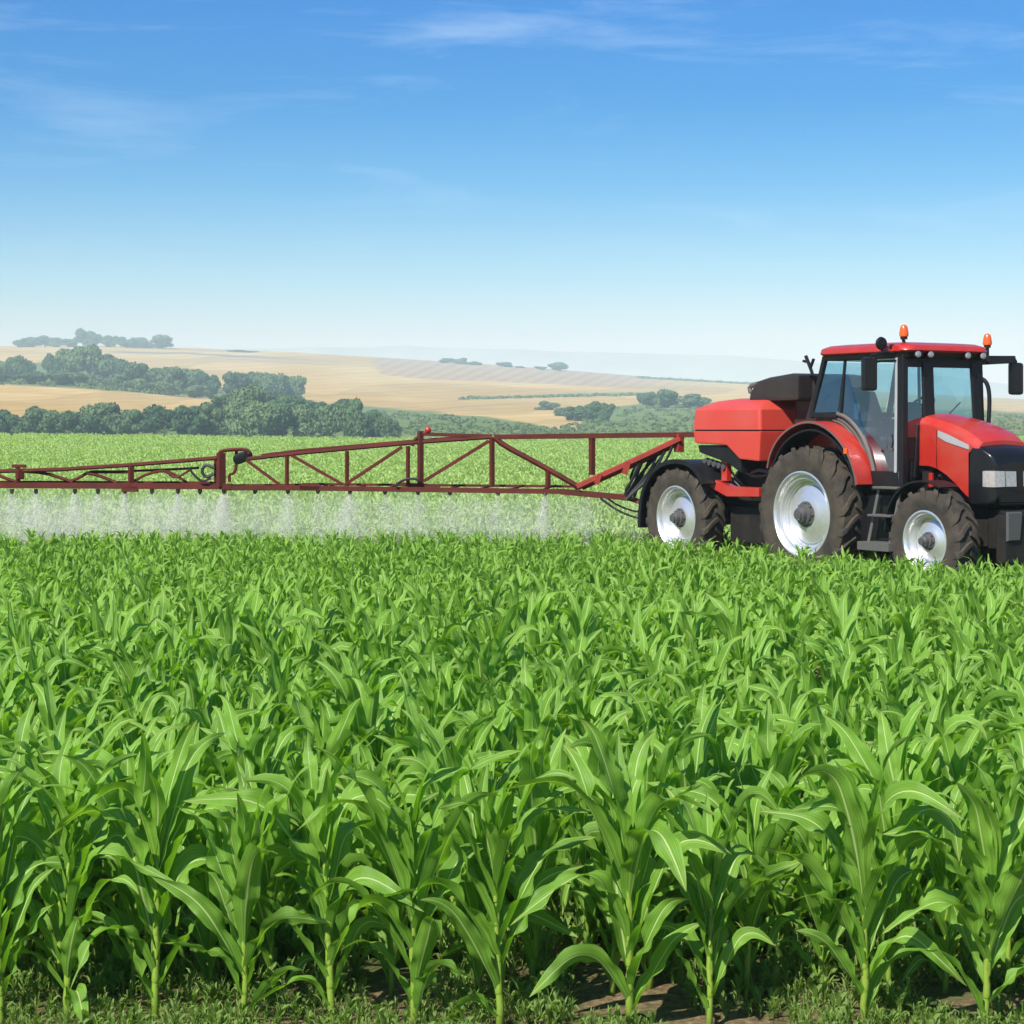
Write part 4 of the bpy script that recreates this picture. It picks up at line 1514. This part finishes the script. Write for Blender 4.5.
def corn_leaves(seed, n, us, nl=13, wide=1.0, plane=None):
    """leaves of a plant one metre high"""
    r = np.random.default_rng(seed)
    Vs, Fs, Us, Ts = [], [], [], []
    k = 0
    a0 = r.uniform(0, 6.28) if plane is None else plane
    for i in range(nl):
        s = i / (nl - 1)
        z0 = 0.045 + 0.55 * s + r.uniform(-0.015, 0.015)
        az = a0 + (i % 2) * math.pi + r.normal() * 0.5
        L = np.interp(s, [0, 0.25, 0.55, 0.8, 1], [0.36, 0.50, 0.60, 0.56, 0.42]) * r.uniform(0.85, 1.15)
        w = np.interp(s, [0, 0.3, 0.7, 1], [0.034, 0.049, 0.056, 0.040]) * r.uniform(0.85, 1.15) * wide
        th0 = np.interp(s, [0, 0.4, 0.8, 1], [0.50, 0.36, 0.28, 0.12]) * r.uniform(0.6, 1.35)
        bend = np.interp(s, [0, 0.3, 0.6, 0.85, 1], [1.6, 2.1, 2.2, 1.9, 1.0]) * r.uniform(0.25, 1.15)
        tw = r.normal() * 1.1
        p = r.uniform(0.18, 0.65) + 0.15 * s
        brk = r.uniform(0.28, 0.55)
        v, f, uv = leaf(z0, az, L, w, th0, bend, tw, r.uniform(0.20, 0.60), r.uniform(0, 6.28), n, us, p=p, brk=brk)
        Vs.append(v)
        Fs.append(f + k)
        Us.append(uv)
        Ts.append(np.full(len(v), r.uniform(0, 1) * 0.6 + 0.4 * s))
        k += len(v)
    # rolled leaves of the whorl
    for i in range(2):
        v, f, uv = leaf(0.56, r.uniform(0, 6.28), 0.34 + 0.1 * r.random(), 0.032 * wide, 0.05, r.uniform(0.1, 0.5), 0.5, 0.05, 0.0, n, us, r0=0.002)
        Vs.append(v)
        Fs.append(f + k)
        Us.append(uv)
        Ts.append(np.full(len(v), 0.9))
        k += len(v)
    return np.concatenate(Vs), np.concatenate(Fs), np.concatenate(Us), np.concatenate(Ts)


US_HI = (-1, -0.66, -0.3, -0.06, 0.06, 0.3, 0.66, 1)
US_MID = (-1, 0, 1)
US_FIVE = (-1, -0.5, 0, 0.5, 1)


def stalk_mesh(seed):
    b = MB()
    r = random.Random(seed)
    pts, rad = [], []
    for k in range(9):
        z = 0.62 * k / 8
        pts.append((r.uniform(-.006, .006), r.uniform(-.006, .006), z - (0.03 if k == 0 else 0)))
        rad.append(0.0135 * (1 - 0.6 * k / 8))
    b.tube(pts, rad, 9, 1) if False else b.tube(pts, rad, 9)
    for k in range(1, 7):
        z = 0.05 + 0.08 * k
        rr = 0.0135 * (1 - 0.6 * z / 0.62)
        b.lathe([(rr * 1.0, -0.006), (rr * 1.13, 0.0), (rr * 1.10, 0.012), (rr * 0.99, 0.05)], c=(0, 0, z), n=9, axis='z', close=False)
    me = bpy.data.meshes.new('stalk')
    b.bm.to_mesh(me)
    b.bm.free()
    me.shade_smooth()
    me.materials.append(M['stalk'])
    return me


STALKS = [stalk_mesh(k) for k in range(4)]


def leaves_mesh(seed, n=14, plane=None, nl=10):
    v, f, uv, tn = corn_leaves(seed, n, US_HI, nl=nl, plane=plane)
    me = np_mesh('leaves', v, f, uv, tn)
    me.materials.append(M['corn'])
    return me


LEAVES = [leaves_mesh(100 + k, 18, nl=11 + k % 4) for k in range(36)]
FRONT = [leaves_mesh(300 + k, 26, plane=(-1) ** k * (0.15 + 0.06 * (k % 4)) + (0 if k % 2 else math.pi), nl=12 + k % 2) for k in range(11)]


def corn_height(Y):
    return np.interp(Y, [7.5, 10, 15, 20, 26, 33, 60, 250], [0.98, 0.94, 0.86, 0.68, 0.52, 0.50, 0.50, 0.5])


def machine_xq(X, Y):
    dx, dy = X - P0.x, Y - P0.y
    return dx * H2.x + dy * H2.y, dx * Q2.x + dy * Q2.y


def under_wheels(X, Y):
    x, q = machine_xq(X, Y)
    a = np.abs(q)
    return (x > -4.3) & (x < 3.5) & (a > 0.5) & (a < 1.42) | (x > -4.3) & (x < 3.4) & (a < 0.5) & (x > 2.0)


cr = random.Random(21)


def corn_plant(X, Y, h, leaves, rot, label, group):
    e = empty('corn_plant', (X, Y, float(field_z(X, Y))), rot)
    e.rotation_euler = (cr.gauss(0, 0.035), cr.gauss(0, 0.035), rot)
    e.scale = (h * cr.uniform(0.95, 1.08), h * cr.uniform(0.95, 1.08), h)
    tag(e, label, 'corn plant', group)
    for nm, me in (('stalk', cr.choice(STALKS)), ('leaves', leaves)):
        o = bpy.data.objects.new(nm, me)
        C.objects.link(o)
        o.parent = e
    return e


front = [(2, .95, 'corn plant cut by the left frame edge in the front row'),
         (67, .96, 'short corn plant second from the left end of the front row'),
         (155, 1.03, 'corn plant with a pale stalk third from the left end of the front row'),
         (245, .90, 'low corn plant between two taller ones in the left part of the front row'),
         (332, 1.02, 'tall corn plant with a broad arching leaf left of the middle of the front row'),
         (415, 1.06, 'upright corn plant just left of the middle of the front row'),
         (500, 1.0, 'corn plant at the very middle of the front row'),
         (630, 1.10, 'tallest corn plant with a bright stalk right of the middle of the front row'),
         (710, .92, 'shorter corn plant right beside the tallest one of the front row'),
         (865, 1.02, 'corn plant with wide spreading leaves second from the right end of the front row'),
         (985, .95, 'corn plant next to the right frame edge in the front row')]
n_ind = 0
for i, (u, h, lb) in enumerate(front):
    Y = 7.52 + cr.uniform(-0.06, 0.12)
    corn_plant((u - 512) / F * Y, Y, h * 1.07, FRONT[i], 0, lb, 'corn plants of the front row')
    n_ind += 1
ROWN = ['second', 'third', 'fourth', 'fifth', 'sixth', 'seventh', 'eighth', 'ninth', 'tenth', 'eleventh', 'twelfth', 'thirteenth', 'fourteenth', 'fifteenth', 'sixteenth', 'seventeenth', 'eighteenth']
Y = 7.95
ri = 0
while ri < len(ROWN):
    hw = 0.262 * Y + 0.25
    X = -hw + cr.uniform(0, 0.3)
    row = []
    sp_ = 0.27
    while X < hw:
        row.append(X + cr.gauss(0, 0.045))
        X += sp_
    if n_ind + len(row) > 300:
        break
    for X in row:
        yy = Y + cr.gauss(0, 0.06)
        h = float(corn_height(yy)) * cr.uniform(0.82, 1.15)
        corn_plant(X, yy, h, cr.choice(LEAVES), cr.uniform(0, 6.28), 'leafy corn plant standing in the %s row from the front' % ROWN[ri], 'corn plants of the %s row' % ROWN[ri])
        n_ind += 1
    Y += 0.46 + 0.005 * ri
    ri += 1
Y_MID = Y


def scatter(name, protos, X, Y, H, mat, seed, z=None, wide=None):
    r = np.random.default_rng(seed)
    Vs, Fs, Us, Ts = [], [], [], []
    k = 0
    which = r.integers(0, len(protos), len(X))
    rot = r.uniform(0, 2 * math.pi, len(X))
    Z = field_z(X, Y) if z is None else z
    wide = np.ones(len(X)) if wide is None else wide
    for pi_, (v, f, uv, tn) in enumerate(protos):
        sel = np.where(which == pi_)[0]
        if not len(sel):
            continue
        c, s = np.cos(rot[sel]), np.sin(rot[sel])
        h = H[sel]
        lx, ly = r.normal(size=len(sel)) * 0.08, r.normal(size=len(sel)) * 0.08
        wx = h * wide[sel]
        vx = (v[None, :, 0] * c[:, None] - v[None, :, 1] * s[:, None]) * wx[:, None] + lx[:, None] * v[None, :, 2] * h[:, None] + X[sel][:, None]
        vy = (v[None, :, 0] * s[:, None] + v[None, :, 1] * c[:, None]) * wx[:, None] + ly[:, None] * v[None, :, 2] * h[:, None] + Y[sel][:, None]
        vz = v[None, :, 2] * h[:, None] + Z[sel][:, None]
        Vs.append(np.stack([vx, vy, vz], -1).reshape(-1, 3))
        Fs.append((f[None] + (np.arange(len(sel)) * len(v))[:, None, None]).reshape(-1, 4) + k)
        Us.append(np.tile(uv, (len(sel), 1)))
        Ts.append((tn[None, :] * 0.6 + r.uniform(0, 0.5, len(sel))[:, None]).ravel())
        k += len(sel) * len(v)
    me = np_mesh(name, np.concatenate(Vs), np.concatenate(Fs), np.concatenate(Us), np.concatenate(Ts))
    o = link(name, me, mat, smooth=0)
    o['kind'] = 'stuff'
    return o


# the standing crop behind the first rows
mx, my = [], []
r = np.random.default_rng(77)
y = Y_MID
while y < 34.0:
    hw = 0.275 * y + 4.2
    step = 0.29 if y < 22 else 0.23
    xs = np.arange(-hw, hw, step) + r.normal(size=len(np.arange(-hw, hw, step))) * 0.05
    mx.append(xs)
    my.append(y + r.normal(size=len(xs)) * 0.07)
    y += 0.48 if y < 22 else 0.42
# the same rows carried on to both sides of the first plants
y = 7.55
while y < Y_MID - 0.1:
    for sd in (-1, 1):
        xs = 0.262 * y + 0.45 + np.arange(0, 4.2, 0.28)
        xs = sd * (xs + r.normal(size=len(xs)) * 0.05)
        mx.append(xs)
        my.append(y + r.normal(size=len(xs)) * 0.06)
    y += 0.48
mx, my = np.concatenate(mx), np.concatenate(my)
ok = ~under_wheels(mx, my)
mx, my = mx[ok], my[ok]
mh = corn_height(my) * r.uniform(0.78, 1.25, len(mx))
MIDP = [corn_leaves(500 + k, 8, US_FIVE if k < 10 else US_MID, nl=10, wide=0.95) for k in range(28)]
co = scatter('corn_crop', MIDP, mx, my, mh, M['corn'], 5)
co['label'] = 'dense green corn crop reaching from the first rows to the sprayer'

# the rest of the field beyond the boom
nf = 40000
yy = np.exp(r.uniform(math.log(33.5), math.log(FIELD_END), nf))
xx = r.uniform(-1, 1, nf) * (0.275 * yy + 7)
ok = ~under_wheels(xx, yy)
xx, yy = xx[ok], yy[ok]
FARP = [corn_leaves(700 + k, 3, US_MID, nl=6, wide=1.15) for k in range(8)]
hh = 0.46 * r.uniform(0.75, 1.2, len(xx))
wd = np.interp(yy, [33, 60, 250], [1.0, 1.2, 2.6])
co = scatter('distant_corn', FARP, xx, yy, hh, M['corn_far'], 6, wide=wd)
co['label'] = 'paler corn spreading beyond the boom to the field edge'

# low weeds on the soil between the first stalks
nw = 11000
wy = 7.25 + 5.5 * r.random(nw) ** 1.5
wx = r.uniform(-1, 1, nw) * (0.27 * wy + 0.2)
keep = vnoise(wx * 2.3, wy * 2.3, 9) > np.interp(wy, [7.3, 8.2, 9.0], [0.40, 0.34, 0.22])
wx, wy = wx[keep], wy[keep]
WP = [corn_leaves(900 + k, 4, US_MID, nl=7 - k % 3, wide=(0.6, 1.5, 0.8, 2.0, 0.6, 1.0)[k]) for k in range(6)]
for wp in WP:
    wp[0][:, 2] -= 0.05
co = scatter('weeds', WP, wx, wy, (0.05 + 0.10 * r.random(len(wx))) * np.interp(wy, [7.3, 7.9, 8.8], [0.75, 0.9, 2.6]), M['weed'], 8)
# ------------------------------------------------------------------ spray mist under the boom
def spray():
    r = np.random.default_rng(12)
    P, SZ = [], []
    big = {12: .5, 36: .9, 75: 1.3, 98: .5, 125: .7, 152: .4, 178: .8, 200: .5, 224: 1.6, 255: .25, 288: .35, 318: .3, 350: .9, 385: .35, 418: .3, 450: .3, 498: .3, 545: .8, 585: .15}
    for x in NOZ:
        n = int(3200 * big[x] * r.uniform(0.6, 1.3))
        c = Vector(bp(x, 492))
        w = BM @ Vector((c.x, -c.y, c.z))
        t = r.random(n) ** 0.75
        lean = r.normal() * 0.04
        spread = 0.03 + 0.20 * t * r.uniform(0.6, 1.5)
        px = w.x + r.normal(size=n) * spread * 0.75 + lean * t - 0.10 * t ** 2
        py = w.y + r.normal(size=n) * (0.03 + 0.16 * t)
        pz = w.z - 0.02 - t * 0.80
        P.append(np.stack([px, py, pz], 1))
        SZ.append(r.uniform(0.002, 0.005, n))
    # drifting fog between the plumes
    n = 60000
    a = (r.uniform(-20, 640, n) - 512) / F
    yb = BY0 / (1 - BSL * a)
    hgt = 0.28 + 0.75 * r.random(n) ** 1.25
    dens = vnoise(a * F / 26.0, hgt * 3.5, 4) * 0.7 + vnoise(a * F / 8.0, hgt * 7, 6) * 0.3
    fade = np.clip((640 - (a * F + 512)) / 80, 0.3, 1)
    keep = r.random(n) < dens * fade * 1.15
    P.append(np.stack([a * yb, yb + r.uniform(-0.5, 1.6, n), hgt], 1)[keep])
    SZ.append(r.uniform(0.002, 0.0045, n)[keep])
    P, SZ = np.concatenate(P), np.concatenate(SZ)
    tet = np.array([[1, 1, 1], [-1, -1, 1], [-1, 1, -1], [1, -1, -1]], float)
    v = (P[:, None, :] + tet[None] * SZ[:, None, None]).reshape(-1, 3)
    f = (np.array([[0, 1, 2], [0, 3, 1], [0, 2, 3], [1, 3, 2]])[None] + (np.arange(len(P)) * 4)[:, None, None]).reshape(-1, 3)
    me = np_mesh('spray_mist', v, f)
    m, t, o = new_mat('water_droplets')
    d = N(t, 'ShaderNodeBsdfDiffuse')
    d.inputs[0].default_value = (0.95, 0.96, 0.90, 1)
    tl = N(t, 'ShaderNodeBsdfTranslucent')
    tl.inputs[0].default_value = (0.95, 0.96, 0.90, 1)
    mx_ = N(t, 'ShaderNodeMixShader')
    mx_.inputs[0].default_value = 0.45
    t.links.new(d.outputs[0], mx_.inputs[1])
    t.links.new(tl.outputs[0], mx_.inputs[2])
    t.links.new(mx_.outputs[0], o.inputs[0])
    ob = link('spray_mist', me, m, smooth=0)
    ob['kind'] = 'stuff'
    ob['label'] = 'white spray mist falling from the boom onto the corn'


spray()


def mist():
    """slow drifting fog of the finest drops"""
    x0, x1 = (-40 - 512) / F, (655 - 512) / F
    c = []
    for a in (x0, x1):
        yb = BY0 / (1 - BSL * a)
        c.append((a * yb, yb))
    bm = bmesh.new()
    ring = []
    for z in (0.22, 1.24):
        ring.append([bm.verts.new((c[0][0], c[0][1] - 0.35, z)), bm.verts.new((c[1][0], c[1][1] - 0.35, z)), bm.verts.new((c[1][0], c[1][1] + 1.5, z)), bm.verts.new((c[0][0], c[0][1] + 1.5, z))])
    for i in range(4):
        bm.faces.new((ring[0][i], ring[0][(i + 1) % 4], ring[1][(i + 1) % 4], ring[1][i]))
    bm.faces.new(ring[0][::-1])
    bm.faces.new(ring[1])
    bmesh.ops.recalc_face_normals(bm, faces=bm.faces)
    me = bpy.data.meshes.new('mist')
    bm.to_mesh(me)
    bm.free()
    m, t, o = new_mat('mist')
    geo = N(t, 'ShaderNodeNewGeometry')
    mp = N(t, 'ShaderNodeMapping')
    mp.inputs['Scale'].default_value = (2.6, 1.2, 0.7)
    t.links.new(geo.outputs['Position'], mp.inputs[0])
    n1 = N(t, 'ShaderNodeTexNoise', i_Scale=1.0, i_Detail=5.0, i_Roughness=0.62, i_Distortion=0.6)
    t.links.new(mp.outputs[0], n1.inputs['Vector'])
    r1 = ramp(t, [(0.36, 0.12), (0.52, 0.45), (0.64, 1.3), (0.75, 2.2)], n1.outputs[0])
    sp = N(t, 'ShaderNodeSeparateXYZ')
    t.links.new(geo.outputs['Position'], sp.inputs[0])
    hz = ramp(t, [(0.0, 1.0), (0.6, 0.8), (0.93, 0.25), (1.0, 0.0)], mth(t, 'MULTIPLY_ADD', sp.outputs[2], 1 / 1.02, -0.22 / 1.02))
    xf = ramp(t, [(0.0, 1.0), (0.5, 0.75), (0.85, 0.55), (1.0, 0.2)], mth(t, 'MULTIPLY_ADD', sp.outputs[0], 1 / 10.5, 0.82))
    dn = mth(t, 'MULTIPLY', mth(t, 'MULTIPLY', r1.outputs[0], hz.outputs[0]), mth(t, 'MULTIPLY', xf.outputs[0], 0.42))
    pv = N(t, 'ShaderNodeVolumePrincipled')
    pv.inputs['Color'].default_value = (1.0, 1.0, 0.94, 1)
    pv.inputs['Anisotropy'].default_value = -0.35
    t.links.new(dn, pv.inputs['Density'])
    t.links.new(pv.outputs[0], o.inputs['Volume'])
    ob = link('mist', me, m, smooth=0)
    ob['kind'] = 'stuff'
    ob['label'] = 'pale drifting mist hanging below the boom'


mist()
